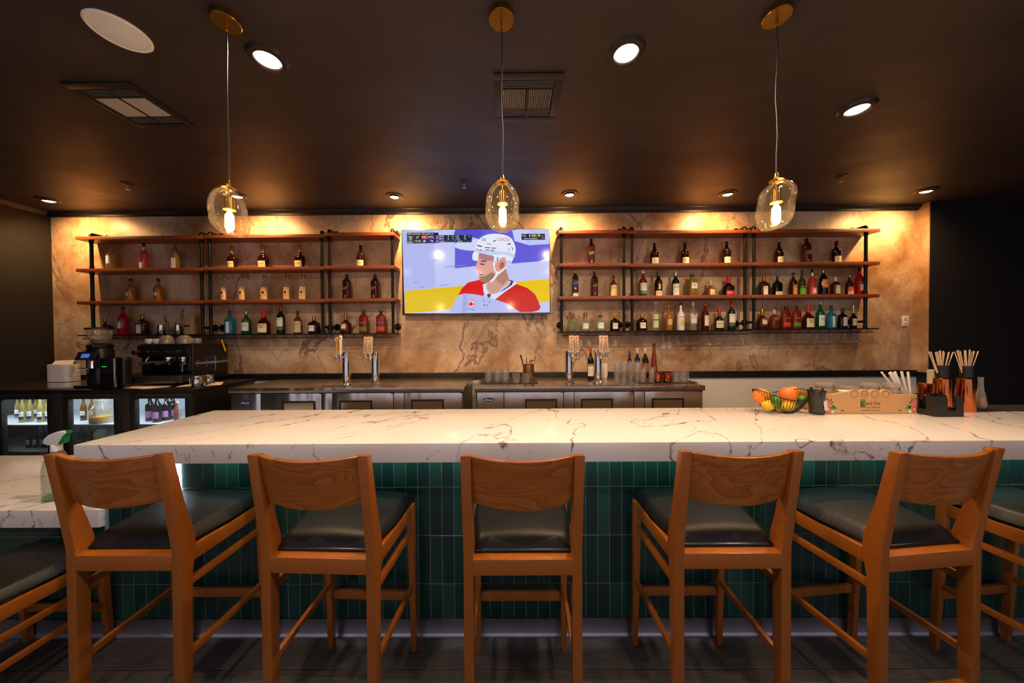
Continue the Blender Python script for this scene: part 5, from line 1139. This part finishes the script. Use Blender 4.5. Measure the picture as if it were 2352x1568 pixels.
MB().box(gf(231.5)-ox, gf(261)-ox, -.1275, -.125, .018, gz(854)-zf).obj('drawer', P('drawer_black', '090808', .2), fp, bevel=.001)
mb = MB()
for dx in (238, 242, 246): mb.box(gf(dx)-ox-.003, gf(dx)-ox+.003, -.129, -.1276, gz(841)-zf, gz(839.4)-zf)
mb.obj('green_lights', P('green_led', '0a3a14', .4, emit='2cff5a', estr=1.2), fp)
sc_ = MB().hexa([(-.085, -.012, -.035), (.085, -.012, -.035), (.085, .008, -.04), (-.085, .008, -.04)], [(-.07, .008, .04), (.095, .008, .04), (.095, .028, .035), (-.07, .028, .035)]).obj('display', P('display_shell', '23202a', .25), t, bevel=.006); sc_.location = (gf(195)-ox, -.12, gz(817)-zf)
d2 = MB().hexa([(-.03, -.0080, -.015), (.045, -.0080, -.015), (.045, -.0070, -.015), (-.03, -.0070, -.015)], [(-.024, .0015, .02), (.05, .0015, .02), (.05, .0025, .02), (-.024, .0025, .02)]).obj('screen_glow', P('grinder_screen', '0a1020', .2, emit='4a7ae0', estr=.45), sc_)
MB().tube([(gf(208)-ox, -.11, gz(828)-zf), (gf(211)-ox, -.12, gz(845)-zf)], .022, 14).obj('chute', CHROME, t, True)
MB().tube([(gf(191)-ox, -.15, gz(843)-zf), (gf(208)-ox, -.13, gz(846)-zf)], .006, 8).tube([(gf(191)-ox, -.15, gz(852)-zf), (gf(208)-ox, -.13, gz(852)-zf)], .004, 8).obj('portafilter_fork', CHROME, t, True)
# espresso machine
EY = 3.19; ex = lambda px: at(px, 830, EY-.08).x; ez = lambda py: at(360, py, EY).z
x0, x1 = ex(305), ex(421); D = .40
t = thing('espresso_machine', 'black two-group espresso machine with chrome group heads on the fridge', 'espresso machine', (0, EY, FZ+.0006)); zf = FZ
EB = P('espresso_black', '15120f', .35, .2); EP = P('espresso_panel', '2c2a26', .2, .7)
MB().box(x0-.008, x1+.0, -.10, D-.02, .035, ez(862)-zf).obj('drip_base', EB, t, bevel=.006)
MB().box(x0-.010, x1+.005, -.118, -.10, .030, ez(860)-zf).obj('drip_front', P('espresso_steel', '6a665c', .3, .9), t, bevel=.004)
mb = MB()
for k in range(22): mb.box(x0-.015+k*.023, x0-.015+k*.023+.014, -.085, .04, ez(862)-zf, ez(862)-zf+.004)
mb.obj('drip_grate', CHROME, t)
sd = MB().box(x1-.012, x1+.012, -.0, D, .035, ez(790)-zf).obj('side_panel', EB, t, bevel=.02, seg=3)
MB().box(x1+.010, x1+.018, .02, D-.01, ez(838)-zf, ez(833)-zf).obj('trim_strip', ALU, sd)
for k in range(4):
    for dz in (830, 842):
        MB().sphere((x1+.015, .05+k*.095, ez(dz)-zf), .006, 8, 6).obj('rivet', CHROME, sd, True)
MB().box(x0-.012, x0+.012, .0, D, .035, ez(793)-zf).obj('side_panel', EB, t, bevel=.01)
MB().box(x0, x1, .20, D-.01, .035, ez(792)-zf).obj('boiler_housing', EB, t)
MB().box(x0-.01, x1, -.035, .22, ez(820)-zf, ez(793.5)-zf).obj('control_head', EP, t, bevel=.008)
MB().box(x0, x1+.012, -.02, D-.01, ez(793)-zf, ez(790)-zf).obj('cup_tray', EB, t, bevel=.002)
MB().box(ex(347), ex(458)-.1, .19, .20, ez(857)-zf, ez(820)-zf).obj('splash_back', P('mirror_steel', 'b8b2aa', .12, 1.0), t)
for k, px in enumerate((329, 333.5, 338, 343, 348, 356, 370, 375, 380, 385, 390)):
    if k == 5: continue
    MB().cyl((ex(px), -.041, ez(807)-zf), (ex(px), -.034, ez(807)-zf), .009, 12).obj('button', CHROME, t, True)
for px in (312, 408):
    MB().tube([(ex(px), -.033, ez(808)-zf), (ex(px), -.065, ez(808)-zf), (ex(px), -.10, ez(809)-zf)], [.014, .024, .022], 16).obj('steam_knob', BLACKP, t, True)
for px, hx in ((357, 324), (393, 362)):
    g = MB().lathe([(.042, 0), (.042, -.022), (.034, -.030)], 24).obj('group_head', CHROME, t, True); g.location = (ex(px), .05, ez(820)-zf)
    pf = MB().lathe([(.040, -.030), (.040, -.045), (.030, -.055), (.001, -.056)], 24).tube([(0, 0, -.056), (0, 0, -.07), (-.014, 0, -.08)], .006, 8).tube([(0, 0, -.056), (.014, 0, -.08)], .006, 8).obj('portafilter', CHROME, g, True)
    dx = ex(hx)-ex(px)
    MB().tube([(-.03, -.01, -.040), (dx*.4, -.09, -.046), (dx, -.15, -.062)], [.008, .014, .016], 10).obj('portafilter_handle', BLACKP, g, True)
MB().tube([(ex(331), -.02, ez(815)-zf), (ex(328), -.05, ez(826)-zf), (ex(326), -.05, ez(834)-zf)], .006, 8).obj('steam_wand', CHROME, t, True)
MB().tube([(ex(410), .0, ez(820)-zf), (ex(409), -.04, ez(835)-zf), (ex(411), -.05, ez(852)-zf)], .005, 8).obj('steam_wand', CHROME, t, True)
ztop = ez(790)
# crockery on the machine
CUPW = P('cup_white', 'e4ded6', .3); CUPG = P('cup_grey', '6d675f', .25)
def cup(px, m, s, label, flip=False, dy=0, dz=0):
    x = at(px, 785, EY+.1).x; sg = -1 if flip else 1; h = .062*s
    prof = [(.001, 0), (.024*s, 0), (.038*s, .02*s), (.043*s, .062*s), (.040*s, .062*s), (.034*s, .02*s), (.001, .006*s)]
    if flip: prof = [(r, h-z) for r, z in prof]
    t2 = thing('coffee_cup', label, 'cup', (x, EY+.1+dy, ztop+.003+dz), 0, 'cups on the espresso machine')
    MB().lathe(prof, 26, cap=False).obj('cup_body', m, t2, True, ang=50)
    MB().tube([(-.038*s, 0, h*.75), (-.058*s, 0, h*.7), (-.058*s, 0, h*.35), (-.034*s, 0, h*.3)], .0045, 8).obj('handle', m, t2, True)
cup(344, CUPW, .8, 'white coffee cup on the espresso machine, left of another white cup'); cup(361, CUPW, .8, 'white coffee cup on the espresso machine, left of the grey cups')
cup(383, CUPG, 1.35, 'large upturned grey cup, left one on the espresso machine', True); cup(402, CUPG, 1.2, 'upturned grey cup in the back row on the espresso machine', True, .12); cup(424, CUPG, 1.35, 'large upturned grey cup, right one on the espresso machine', True)
for k, px in enumerate((433, 441, 448, 455, 462)):
    o = link('shot_glass', ROCKS, None, (at(px, 785, EY+.16).x, EY+.12+.05*(k % 2), ztop+.003)); o.scale = (.62, .62, .62); tag(o, 'small clear glass on top of the espresso machine, %s from the left' % ('first', 'second', 'third', 'fourth', 'fifth')[k], 'glass', 'small glasses on the espresso machine')
p0 = at(497, 780, EY+.2); p1 = at(503, 808, EY+.1)
o = MB().tube([(x1+.022, .31, p0.z), (x1+.026, .35, p1.z)], [.006, .009], 8).obj('brush_handle', P('yellow_handle', 'd99a14', .4), None, True); o.location = (0, EY, 0); tag(o, 'yellow handled brush hanging at the right of the espresso machine', 'brush')
# pitchers, cloths, tray
for px, py, hp, lb in ((455, 887, 24, 'steel milk pitcher on a cloth, left of the pair beside the espresso machine'), (480, 883, 22.5, 'steel milk pitcher with a spoon, right of the pair beside the espresso machine')):
    p = atz(px, py, FZ+.004); s = hp*p.y/F/.10
    t = thing('milk_pitcher', lb, 'pitcher', (p.x, p.y, FZ+.0045), 0, 'steel milk pitchers')
    MB().lathe([(.001, 0), (.046*s, 0), (.048*s, .004), (.046*s, .05*s), (.040*s, .095*s), (.043*s, .10*s), (.041*s, .10*s), (.044*s, .05*s), (.001, .004)], 28, cap=False).obj('pitcher_body', CHROME, t, True, ang=50)
    MB().tube([(-.041*s, 0, .088*s), (-.072*s, -.01, .086*s), (-.070*s, -.01, .03*s), (-.046*s, 0, .022*s)], .0045, 8).obj('handle', CHROME, t, True)
    if px > 460:
        o = MB().tube([(0, 0, .02), (.05, 0, .15)], .003, 6).obj('spoon', CHROME, None, True, loc=(p.x, p.y, FZ+.0045)); tag(o, 'thin steel spoon standing in the right milk pitcher', 'spoon')
CLOTH = P('bar_cloth', 'cdbca6', .85, bump=(300, .4))
def cloth(pts, lb):
    q = [atz(px, py, FZ) for px, py in pts]
    me = MB().prism([(p.x, p.y) for p in q], FZ+.0006, FZ+.0040, 'z').obj('bar_cloth', CLOTH, bevel=.001); tag(me, lb, 'cloth')
cloth([(404, 889), (508, 884), (514, 877.5), (440, 878.5)], 'folded off-white cloth under the steel milk pitchers'); cloth([(283, 891.5), (330, 893.5), (388, 888.5), (400, 884.5), (320, 885)], 'crumpled off-white cloth in front of the espresso machine')
o = MB().lathe([(.001, 0), (.16, 0), (.164, .002), (.16, .004), (.001, .004)], 40, cap=False, sy=.8).obj('black_tray', BLACKP, None, True); p = atz(215, 885.5, FZ); o.location = (gx(232)-.02, GY-.02, FZ+.0004); tag(o, 'thin black oval tray under the coffee grinder', 'tray')
# spray bottle on the low counter
p = atz(128, 1143, lowz); YS = p.y; HS = at(128, 990, YS).z-lowz; s = HS/.36
t = thing('spray_bottle', 'clear spray bottle with white and green trigger head on the low counter', 'spray bottle', (at(133, 1143, YS).x, YS, lowz+.0006))
MB().lathe([(.050*s, 0), (.052*s, .006), (.052*s, .16*s), (.045*s, .20*s), (.026*s, .245*s), (.018*s, .26*s)], 28).obj('bottle_body', glass('spray_clear', 'dfe3da', .12), t, True)
MB().lathe([(.048*s, .004*s), (.0505*s, .010*s), (.0505*s, .018*s)], 28).obj('green_cleaner', P('cleaner_green', '1f9a3a', .4), t, True)
MB().lathe([(.021*s, .255*s), (.021*s, .285*s), (.016*s, .29*s)], 20).obj('screw_collar', WHITEP, t, True)
MB().prism([(-.055*s, .30*s), (-.03*s, .288*s), (.02*s, .288*s), (.05*s, .335*s), (.068*s, .352*s), (.066*s, .362*s), (.02*s, .36*s), (-.02*s, .345*s), (-.045*s, .325*s)], -.016*s, .016*s, 'y').obj('trigger_head', WHITEP, t, bevel=.006*s, seg=3)
MB().prism([(.02*s, .29*s), (.055*s, .30*s), (.066*s, .35*s), (.045*s, .334*s)], -.011*s, .011*s, 'y').obj('trigger', P('trigger_green', '0f7a3c', .4), t, bevel=.003*s)
MB().box(.062*s, .072*s, -.010*s, .010*s, .345*s, .365*s).obj('nozzle', P('trigger_green', '0f7a3c', .4), t, bevel=.002*s)
# ================================================================== ON THE BAR, RIGHT
Z = BAR_Z
ORG = P('orange_peel', 'e8841c', .5, bump=(120, .35)); ORG2 = P('grapefruit_peel', 'e8762a', .5, bump=(120, .3)); LEM = P('lemon_peel', 'dfb820', .45, bump=(110, .3)); LIM = P('lime_peel', '4a7a18', .42, bump=(110, .3))
p = atz(1791, 945, Z); YB = p.y; bx = p.x
t = thing('fruit_bowl', 'black wire fruit bowl on the bar, right of centre', 'bowl', (bx, YB, Z+.001))
WB = P('bowl_wire', '14110f', .4, .6)
A_, B_ = (at(1857, 920, YB).x-bx)*cosw(1800)*1.06, .135
rimz = lambda a: .098+.048*math.cos(a)**2
rim = [(A_*math.cos(a), B_*math.sin(a), rimz(a)) for a in [2*math.pi*k/48 for k in range(48)]]
MB().tube(rim, .0026, 6, True).obj('rim', WB, t, True)
MB().tube([(.05*math.cos(2*math.pi*k/24), .04*math.sin(2*math.pi*k/24), .003) for k in range(24)], .0024, 6, True).obj('base_ring', WB, t, True)
wm = MB()
for k in range(52):
    a = 2*math.pi*k/52; ca, sa = math.cos(a), math.sin(a); pts = []
    for q in range(8):
        f_ = q/7; r_ = f_**.62; zz_ = rimz(a)*(f_**1.7)+.003
        pts.append(((.05+(A_-.05)*r_)*ca, (.04+(B_-.04)*r_)*sa, zz_))
    wm.tube(pts, .0016, 5)
wm.obj('wires', WB, t, True)
def fruit(nm, m, px, py, wpx, hpx, dY, label, cat, tip=False, tilt=0):
    c = at(px, py, YB+dY); rx = wpx*(YB+dY)/F/2*cosw(px)*1.06; rzz = hpx*(YB+dY)/F/2
    o = thing(nm, label, cat, c, 0, 'citrus fruit in the wire bowl'); o.rotation_euler = (0, tilt, 0)
    if tip:
        pr = [(.001, -rx*1.08), (.006, -rx*1.03), (rzz*.55, -rx*.82), (rzz*.9, -rx*.45), (rzz, 0), (rzz*.9, rx*.45), (rzz*.55, rx*.82), (.007, rx*1.04), (.001, rx*1.1)]
        b_ = MB().lathe(pr, 20).obj('peel', m, o, True, ang=80); b_.rotation_euler = (0, math.radians(90), 0)
    else: MB().sphere((0, 0, 0), rx, 24, 14, (1, 1, rzz/rx)).obj('peel', m, o, True, ang=80)
    MB().lathe([(.001, -.001), (.005, 0), (.003, .002)], 8).obj('stem_end', P('stem_brown', '5a5a24', .7), o, True, loc=(rx*.35, -rx*.88, rzz*.3)).rotation_euler = (math.radians(80), 0, .35)
fruit('orange', ORG, 1749, 910, 41, 36, .01, 'orange at the left of the wire fruit bowl', 'orange'); fruit('grapefruit', ORG2, 1810, 907, 43, 36, -.01, 'large orange fruit in the middle of the wire fruit bowl', 'orange'); fruit('orange', ORG, 1822, 904, 38, 34, .085, 'orange hidden behind the large middle orange', 'orange')
fruit('lemon', LEM, 1764, 930, 34, 26, -.03, 'yellow lemon at the lower left of the bowl', 'lemon', True, .3); fruit('lemon', LEM, 1808, 933, 44, 26, -.03, 'yellow lemon at the bottom right of the bowl', 'lemon', True, -.2); fruit('lemon', LEM, 1790, 937, 30, 20, .05, 'yellow lemon at the back bottom of the bowl', 'lemon', True)
fruit('lime', LIM, 1783, 923, 27, 27, -.06, 'green lime at the front centre of the bowl', 'lime'); fruit('lime', LIM, 1842, 918, 28, 21, -.02, 'green lime at the right of the bowl', 'lime', True); fruit('lime', LIM, 1772, 909, 18, 16, .06, 'green lime peeking out behind the left orange', 'lime')
# mesh pen cup
p = atz(1875, 949.5, Z); s = p.y/F
t = thing('mesh_pen_cup', 'black wire mesh cup of pens beside the fruit bowl', 'cup', (p.x, p.y, Z+.0006))
MESHM = glass('wire_mesh_black', '9a948e', .10)
r0, r1, hc = 18*s*cosw(1874), 22*s*cosw(1874), 52*s
MB().lathe([(r0, .004), (r1, hc)], 32, cap=False).obj('mesh_wall', MESHM, t, True)
mb = MB(); 
for k in range(16):
    a = 2*math.pi*k/16; mb.tube([(r0*math.cos(a), r0*math.sin(a), .004), (r1*math.cos(a+.5), r1*math.sin(a+.5), hc)], .0008, 4); mb.tube([(r0*math.cos(a), r0*math.sin(a), .004), (r1*math.cos(a-.5), r1*math.sin(a-.5), hc)], .0008, 4)
mb.obj('mesh_wires', BLACKP, t)
MB().tube([(r1*math.cos(2*math.pi*k/28), r1*math.sin(2*math.pi*k/28), hc) for k in range(28)], .003, 6, True).obj('rim', BLACKP, t, True)
MB().lathe([(r0, 0), (r0+.002, .005)], 28).obj('base', BLACKP, t, True)
o = MB().box(-.012, .014, -.001, .001, 0, .06).obj('paper_tag', WHITEP, t); o.location = (.022, -r0-.006, .03); o.rotation_euler = (-.12, 0, .25)
def pen(a, b, r, m, lb):
    o = MB().tube([a, b], [r*.7, r], 8).obj('pen', m, None, True, loc=(p.x, p.y, Z+.006)); tag(o, lb, 'pen', 'pens in the mesh cup')
pen((.022, -.02, .0), (-.048, -.012, .165), .0075, P('pen_black', '101014', .2), 'thick black pen leaning left in the mesh cup'); pen((-.02, .01, .0), (.052, .01, .155), .006, P('pen_black', '101014', .2), 'black pen leaning right in the mesh cup'); pen((0, .02, 0), (-.03, .03, .15), .004, CHROME, 'silver pen at the back of the mesh cup')
# wooden branded crate
YC = atz(2000, 950, Z).y; cx0, cx1 = at(1896, 930, YC).x, at(2106, 930, YC).x; hzc = at(2000, 906.5, YC).z-Z; cd = .19; cm = (cx0+cx1)/2; hw = (cx1-cx0)/2
t = thing('wooden_crate', 'light wooden box printed with lettering and fruit, holding glass jars on the bar', 'box', (cm, YC, Z+.0006))
bx_ = lambda px: at(px, 930, YC).x-cm
hb = at(2000, 894.5, YC).z-Z
poly = [(-hw, 0), (hw, 0), (hw, hzc)]
top = [(bx_(2048), hzc)]
for c_ in (2032, 2006, 1985, 1962): 
    for k in range(7):
        a = math.pi*k/6; top.append((bx_(c_)+.033*math.cos(a), hzc+(hb-hzc)*math.sin(a)**.8))
# keep the scalloped edge monotonic
top = sorted([q for q in top if -hw < q[0] < hw], key=lambda q: -q[0])
sc2 = []
n_ = 48; xa_, xb_ = bx_(1952), bx_(2050)
for k in range(n_+1):
    x = xb_+(xa_-xb_)*k/n_; best = hzc
    for c_ in (2034, 2009, 1985, 1962):
        d_ = abs(x-bx_(c_))/.036
        if d_ < 1: best = max(best, hzc+(hb-hzc)*math.sqrt(1-d_**2.4))
    sc2.append((x, best))
poly += sc2+[(-hw, hzc)]
MB().prism(poly, 0, .012, 'y').obj('front_board', CRATEW, t)
MB().box(-hw, -hw+.012, .012, cd, 0, hzc).obj('side_board', CRATEW, t); MB().box(hw-.012, hw, .012, cd, 0, hzc).obj('side_board', CRATEW, t); MB().box(-hw, hw, cd, cd+.012, 0, hzc).obj('back_board', CRATEW, t); MB().box(-hw+.012, hw-.012, .012, cd, 0, .01).obj('base_board', CRATEW, t)
INK = inkm('2a2420'); fl = lambda x, z: (x, -.0008, z); cz_ = lambda py: at(2000, py, YC).z-Z
mb = MB(); text_on(mb, 'etel One', bx_(2005), cz_(926), .095, .024, fl); text_on(mb, 'K', bx_(1982), cz_(928), .026, .036, fl); text_on(mb, 'BOTANICAL', bx_(2006), cz_(935.5), .085, .009, fl); text_on(mb, 'Real Botanicals. Fresh Taste.', bx_(2000), cz_(942), .12, .008, fl, shear=.3)
for c_, s_ in ((1962, ''), (1985, 'NO SUGAR'), (2009, ''), (2034, '')):
    se = MB()
    if s_: text_on(se, s_, bx_(c_), cz_(905), .034, .007, fl)
    n = 26; vo = [fl(bx_(c_)+.022*math.cos(2*math.pi*k/n), cz_(905)+.022*math.sin(2*math.pi*k/n)) for k in range(n)]; vi = [fl(bx_(c_)+.020*math.cos(2*math.pi*k/n), cz_(905)+.020*math.sin(2*math.pi*k/n)) for k in range(n)]
    se.add(vo+vi, [(k, (k+1) % n, (k+1) % n+n, k+n) for k in range(n)]); se.obj('printed_seal', INK, t)
mb.obj('lettering', INK, t)
mb = MB(); mb.add([fl(bx_(1976), cz_(936)), fl(bx_(1988), cz_(936)), fl(bx_(1988), cz_(917)), fl(bx_(1976), cz_(917))], [(0, 1, 2, 3)]); o = mb.obj('green_initial', inkm('6f8a4a'), t); o.location.y = .0004
def disc(cx, cz, r, col, d=0, k0=0):
    m_ = MB(); m_.add([(cx+r*math.cos(2*math.pi*k/20), -.0008-d, cz+r*math.sin(2*math.pi*k/20)) for k in range(20)], [tuple(range(20))]); m_.obj('printed_fruit', inkm(col), t)
for sg, e_ in ((-1, -hw), (1, hw)):
    f_ = lambda q: e_-sg*q
    disc(f_(.018), .028, .017, 'd8413a'); disc(f_(.018), .028, .013, 'ef8a7a', .0003); disc(f_(.018), .028, .004, 'f4cfc0', .0006); disc(f_(.016), .072, .018, 'e8766a', .0003)
    disc(f_(.045), .014, .013, 'b9cf8a', .0003); disc(f_(.045), .014, .009, 'dfe8b8', .0006); disc(f_(.058), .020, .011, '9cc06a'); 
    disc(f_(.082), .016, .010, 'd8a07a')
    lv = MB()
    for (lx, lz, a, s_) in ((.040, .044, .6, 1), (.055, .046, 2.2, 1), (.048, .038, 1.3, 1.1), (.064, .036, .3, .8), (.034, .088, 1.2, .9), (.012, .095, 2.4, .8), (.042, .070, 4.0, .9), (.106, .022, .2, .7), (.112, .018, 2.8, .6)):
        x_, z_ = f_(lx), lz; L_, W_ = .016*s_, .005*s_; ca, sa = math.cos(a), math.sin(a)
        lv.add([(x_+u*ca-v*sa, -.0012, z_+u*sa+v*ca) for u, v in ((-L_, 0), (-L_*.3, -W_), (L_*.4, -W_*.8), (L_, 0), (L_*.4, W_*.8), (-L_*.3, W_))], [(0, 1, 2, 3, 4, 5)])
    lv.obj('printed_leaves', inkm('4a8a34'), t)
# jars in the crate
def jar(px, toppy, wpx, dY, label, lidc=None, flat=False):
    Yj = YC+dY; c = at(px, toppy, Yj); r = wpx*Yj/F/2*cosw(px); h = c.z-Z-.012
    t = thing('clip_top_jar', label, 'jar', (c.x, Yj, Z+.0118), 0, 'glass clip-top jars in the wooden box')
    if flat:
        MB().lathe([(r, 0), (r, h-.012)], 32).obj('jar_glass', JARGL, t, True); MB().lathe([(r*1.02, h-.014), (r*1.03, h-.004), (r, h)], 32).obj('lid', P('jar_lid_white', 'e3dbd0', .4), t, True); return
    MB().lathe([(r*.9, 0), (r*.95, .004), (r*.95, h*.70), (r*.82, h*.78), (r*.82, h*.82)], 32).obj('jar_glass', JARGL, t, True, ang=50)
    MB().lathe([(r*.80, .006), (r*.90, .010), (r*.90, h*.5)], 28).obj('jar_contents', P('jar_contents', '8a5a3a', .6, bump=(90, .8)), t, True)
    MB().lathe([(r*.86, h*.83), (r*.9, h*.85), (r*.9, h*.93), (r*.8, h*.98), (r*.5, h)], 32).obj('lid', JARGL, t, True, ang=50)
    MB().tube([(r*.92*math.cos(2*math.pi*k/28), r*.92*math.sin(2*math.pi*k/28), h*.79) for k in range(28)], .0016, 6, True).tube([(0, -r*.95, h*.74), (.004, -r*.98, h*.86), (0, -r*.92, h*.93)], .0016, 6).tube([(r*.3, -r*.9, h*.74), (r*.3, -r*.94, h*.9)], .0016, 6).obj('wire_clip', CHROME, t, True)
jar(1895, 876, 54, .115, 'clip-top glass jar at the left end of the wooden box'); jar(1946, 884, 46, .14, 'lower clip-top glass jar second from left in the wooden box'); jar(1998, 877, 54, .075, 'large clip-top glass jar in the middle of the wooden box'); jar(2047, 878, 50, .07, 'clip-top glass jar at the right end of the wooden box')
jar(1947, 897, 48, .068, 'flat glass jar with white lid at the front of the wooden box', flat=True)
# ------------------------------------------------------------------ straws
STR = P('paper_straw', 'e9e3da', .6); STRW = P('wood_straw', 'cfae84', .6)
def straw_cup(px, basepy, toppy, wpx, Y, label, n, tops, m, base=None, straws='white paper straw'):
    c = at(px, basepy, Y); s = Y/F; h = (basepy-toppy)*s; zb = c.z if base is None else base
    t = thing('straw_cup', label, 'cup', (c.x, Y, zb), 0, 'black straw cups on the bar')
    r = wpx*s/2*cosw(px)*1.32
    MB().lathe([(.001, 0), (r*.86, 0), (r*.88, .003), (r, h), (r*.96, h), (r*.84, .005), (.001, .005)], 24, cap=False).obj('cup_wall', BLACKP, t, True, ang=40)
    rr = random.Random(px)
    for k in range(n):
        q = tops(k/(max(1, n-1))); tx, tz = (at(q[0], q[1], Y).x-c.x), at(q[0], q[1], Y).z-zb
        bx2 = max(-r*.6, min(r*.6, tx*.25)); yj = rr.uniform(-r*.5, r*.5)
        o = MB().cyl((bx2, yj*.6, .008), (tx, yj, tz+rr.uniform(-.006, .006)), .0058 if m is STR else .0028, 8).obj('drinking_straw', m, None, True, loc=(c.x, Y, zb)); tag(o, straws, 'straw', straws)
    return t
straw_cup(2099, 906, 882, 32, 2.16, 'black cup of thick white paper straws behind the wooden box', 9, lambda q: (2030+q*62, 853+6*abs(q-.45)), STR, Z+.0006, 'thick white paper straw leaning in the black cup behind the wooden box')
YS2 = 2.34
# copper shakers, with the two cups raised on upturned copper tins
def tin(px, toppy, wt, wb, Y, label):
    s = Y/F*cosw(px)*1.08; c = at(px, toppy, Y); h = c.z-Z
    o = MB().lathe([(.001, 0), (wb*s/2, 0), (wb*s/2+.001, .003), (wt*s/2, h-.004), (wt*s/2-.004, h), (.001, h+.002)], 36, cap=False).obj('copper_shaker_tin', COPPER, None, True, ang=35, loc=(c.x, Y, Z+.0006)); tag(o, label, 'shaker', 'copper shaker tins'); return o
tin(2164, 868, 40, 46, 2.12, 'tall upturned copper shaker tin, left of two behind the napkin caddy'); tin(2217, 868, 40, 50, 2.11, 'tall upturned copper shaker tin, right of two behind the napkin caddy')
tin(2124, 880, 34, 38, 2.215, 'lower copper tin behind the label roll, left of the shaker tins')
zc1 = at(2163, 866, 2.12).z
straw_cup(2163, 866, 838, 29, 2.12, 'black cup of thin brown straws, on the left copper tin', 18, lambda q: (2134+q*55, 806+6*abs(q-.4)), STRW, at(2164, 868, 2.12).z+.0032, 'thin brown straw in the left raised black cup')
straw_cup(2220, 866, 839, 29, 2.11, 'black cup of thin brown straws, on the right copper tin', 13, lambda q: (2194+q*54, 804+5*abs(q-.5)), STRW, at(2217, 868, 2.11).z+.0032, 'thin brown straw in the right raised black cup')
# glass flask and bitters
p = atz(2252, 938, Z+.008); s = p.y/F
t = thing('glass_flask', 'clear glass flask with amber syrup on the right bar mat', 'flask', (p.x, p.y, Z+.0085))
q = s*cosw(2252)
MB().lathe([(.001, .001), (13*q, 0), (16*q, 5*s), (17*q, 12*s), (14*q, 26*s), (9*q, 42*s), (7*q, 58*s), (7.6*q, 68*s), (8*q, 72*s)], 24, cap=False).obj('flask_glass', JARGL, t, True, ang=60)
MB().lathe([(12.4*q, .003), (15.4*q, 5*s), (16.3*q, 12*s), (13.9*q, 24*s)], 24).obj('amber_syrup', glass('syrup', 'b07a1e', .85), t, True)
mat_r = MB().box(0, 1.2, 0, .16, 0, .007)
for i in range(24):
    for j in range(3):
        if (i+j) % 2 == 0: mat_r.box(.02+i*.048, .02+i*.048+.040, .012+j*.05, .012+j*.05+.035, .007, .0085)
o = mat_r.obj('rubber_drip_mat', MATM); p = atz(2232, 944, Z); o.location = (p.x, p.y-.01, Z+.0006); tag(o, 'black rubber service mat along the back of the bar at the far right', 'bar mat')
# napkin caddy
YN = atz(2170, 957, Z).y; nx = lambda px: at(px, 930, YN).x; x0, x1 = nx(2147)-.0, nx(2214); s = YN/F
t = thing('napkin_caddy', 'black plastic napkin and straw caddy at the right end of the bar', 'caddy', ((x0+x1)/2, YN, Z+.0006), 0)
hw = (x1-x0)/2; hN = 46*s; dN = .12; CADM = P('caddy_black', '1d1a17', .42)
def wallnotch(x0, x1, nx0, nx1, h, nh, axis, at_, th):
    poly = [(x0, 0), (x1, 0), (x1, h), (nx1+.012, h), (nx1, h-.010), (nx1, nh), (nx0, nh), (nx0, h-.010), (nx0-.012, h), (x0, h)]
    return MB().prism(poly, at_, at_+th, axis)
wallnotch(-hw, hw, -hw*.10, hw*.48, hN, hN*.30, 'y', 0, .004).obj('front_wall', CADM, t)
wallnotch(-hw, hw, -hw*.3, hw*.3, hN, hN*.7, 'y', dN, .004).obj('rear_wall', CADM, t)
wallnotch(.004, dN, dN*.35, dN*.65, hN, hN*.30, 'x', -hw, .004).obj('side_wall', CADM, t); wallnotch(.004, dN, dN*.35, dN*.65, hN, hN*.30, 'x', hw-.004, .004).obj('side_wall', CADM, t)
MB().box(-hw+.004, hw-.004, .004, dN, 0, .004).obj('base', CADM, t); MB().box(-hw*.15, -hw*.15+.004, .004, dN, .004, hN*.9).obj('divider', CADM, t)
o = MB().box(-hw*.10, hw-.012, .02, dN-.02, 0, .045).obj('napkin_stack', P('napkin_black', '131110', .9), None); o.location = ((x0+x1)/2, YN, Z+.0052); tag(o, 'stack of black napkins inside the napkin caddy', 'napkins')
# tape roll
p = at(2128, 893, 2.15); o = MB().lathe([(.022, -.012), (.040, -.012), (.040, .012), (.022, .012), (.022, -.012)], 32, cap=False).obj('label_tape_roll', P('tape_white', 'd9d2c6', .5), None, True, ang=35); o.rotation_euler = (math.radians(90), 0, .35); o.location = (p.x, 2.15, Z+.041); tag(o, 'white roll of label tape standing beside the copper tins', 'tape roll')
o.location.z = Z+.0406
# paper towel stand behind the copper tins
p = at(2146, 868, 2.215); o = MB().lathe([(.001, 0), (.045, 0), (.045, .26), (.02, .26), (.001, .26)], 28, cap=False).obj('paper_towel_roll', P('towel_paper', 'b8a994', .85), None, True, ang=40); o.location = (p.x, 2.215, Z+.0006); tag(o, 'upright paper towel roll behind the straw cups', 'paper towel'); o.scale = (.72, .72, 1.0)
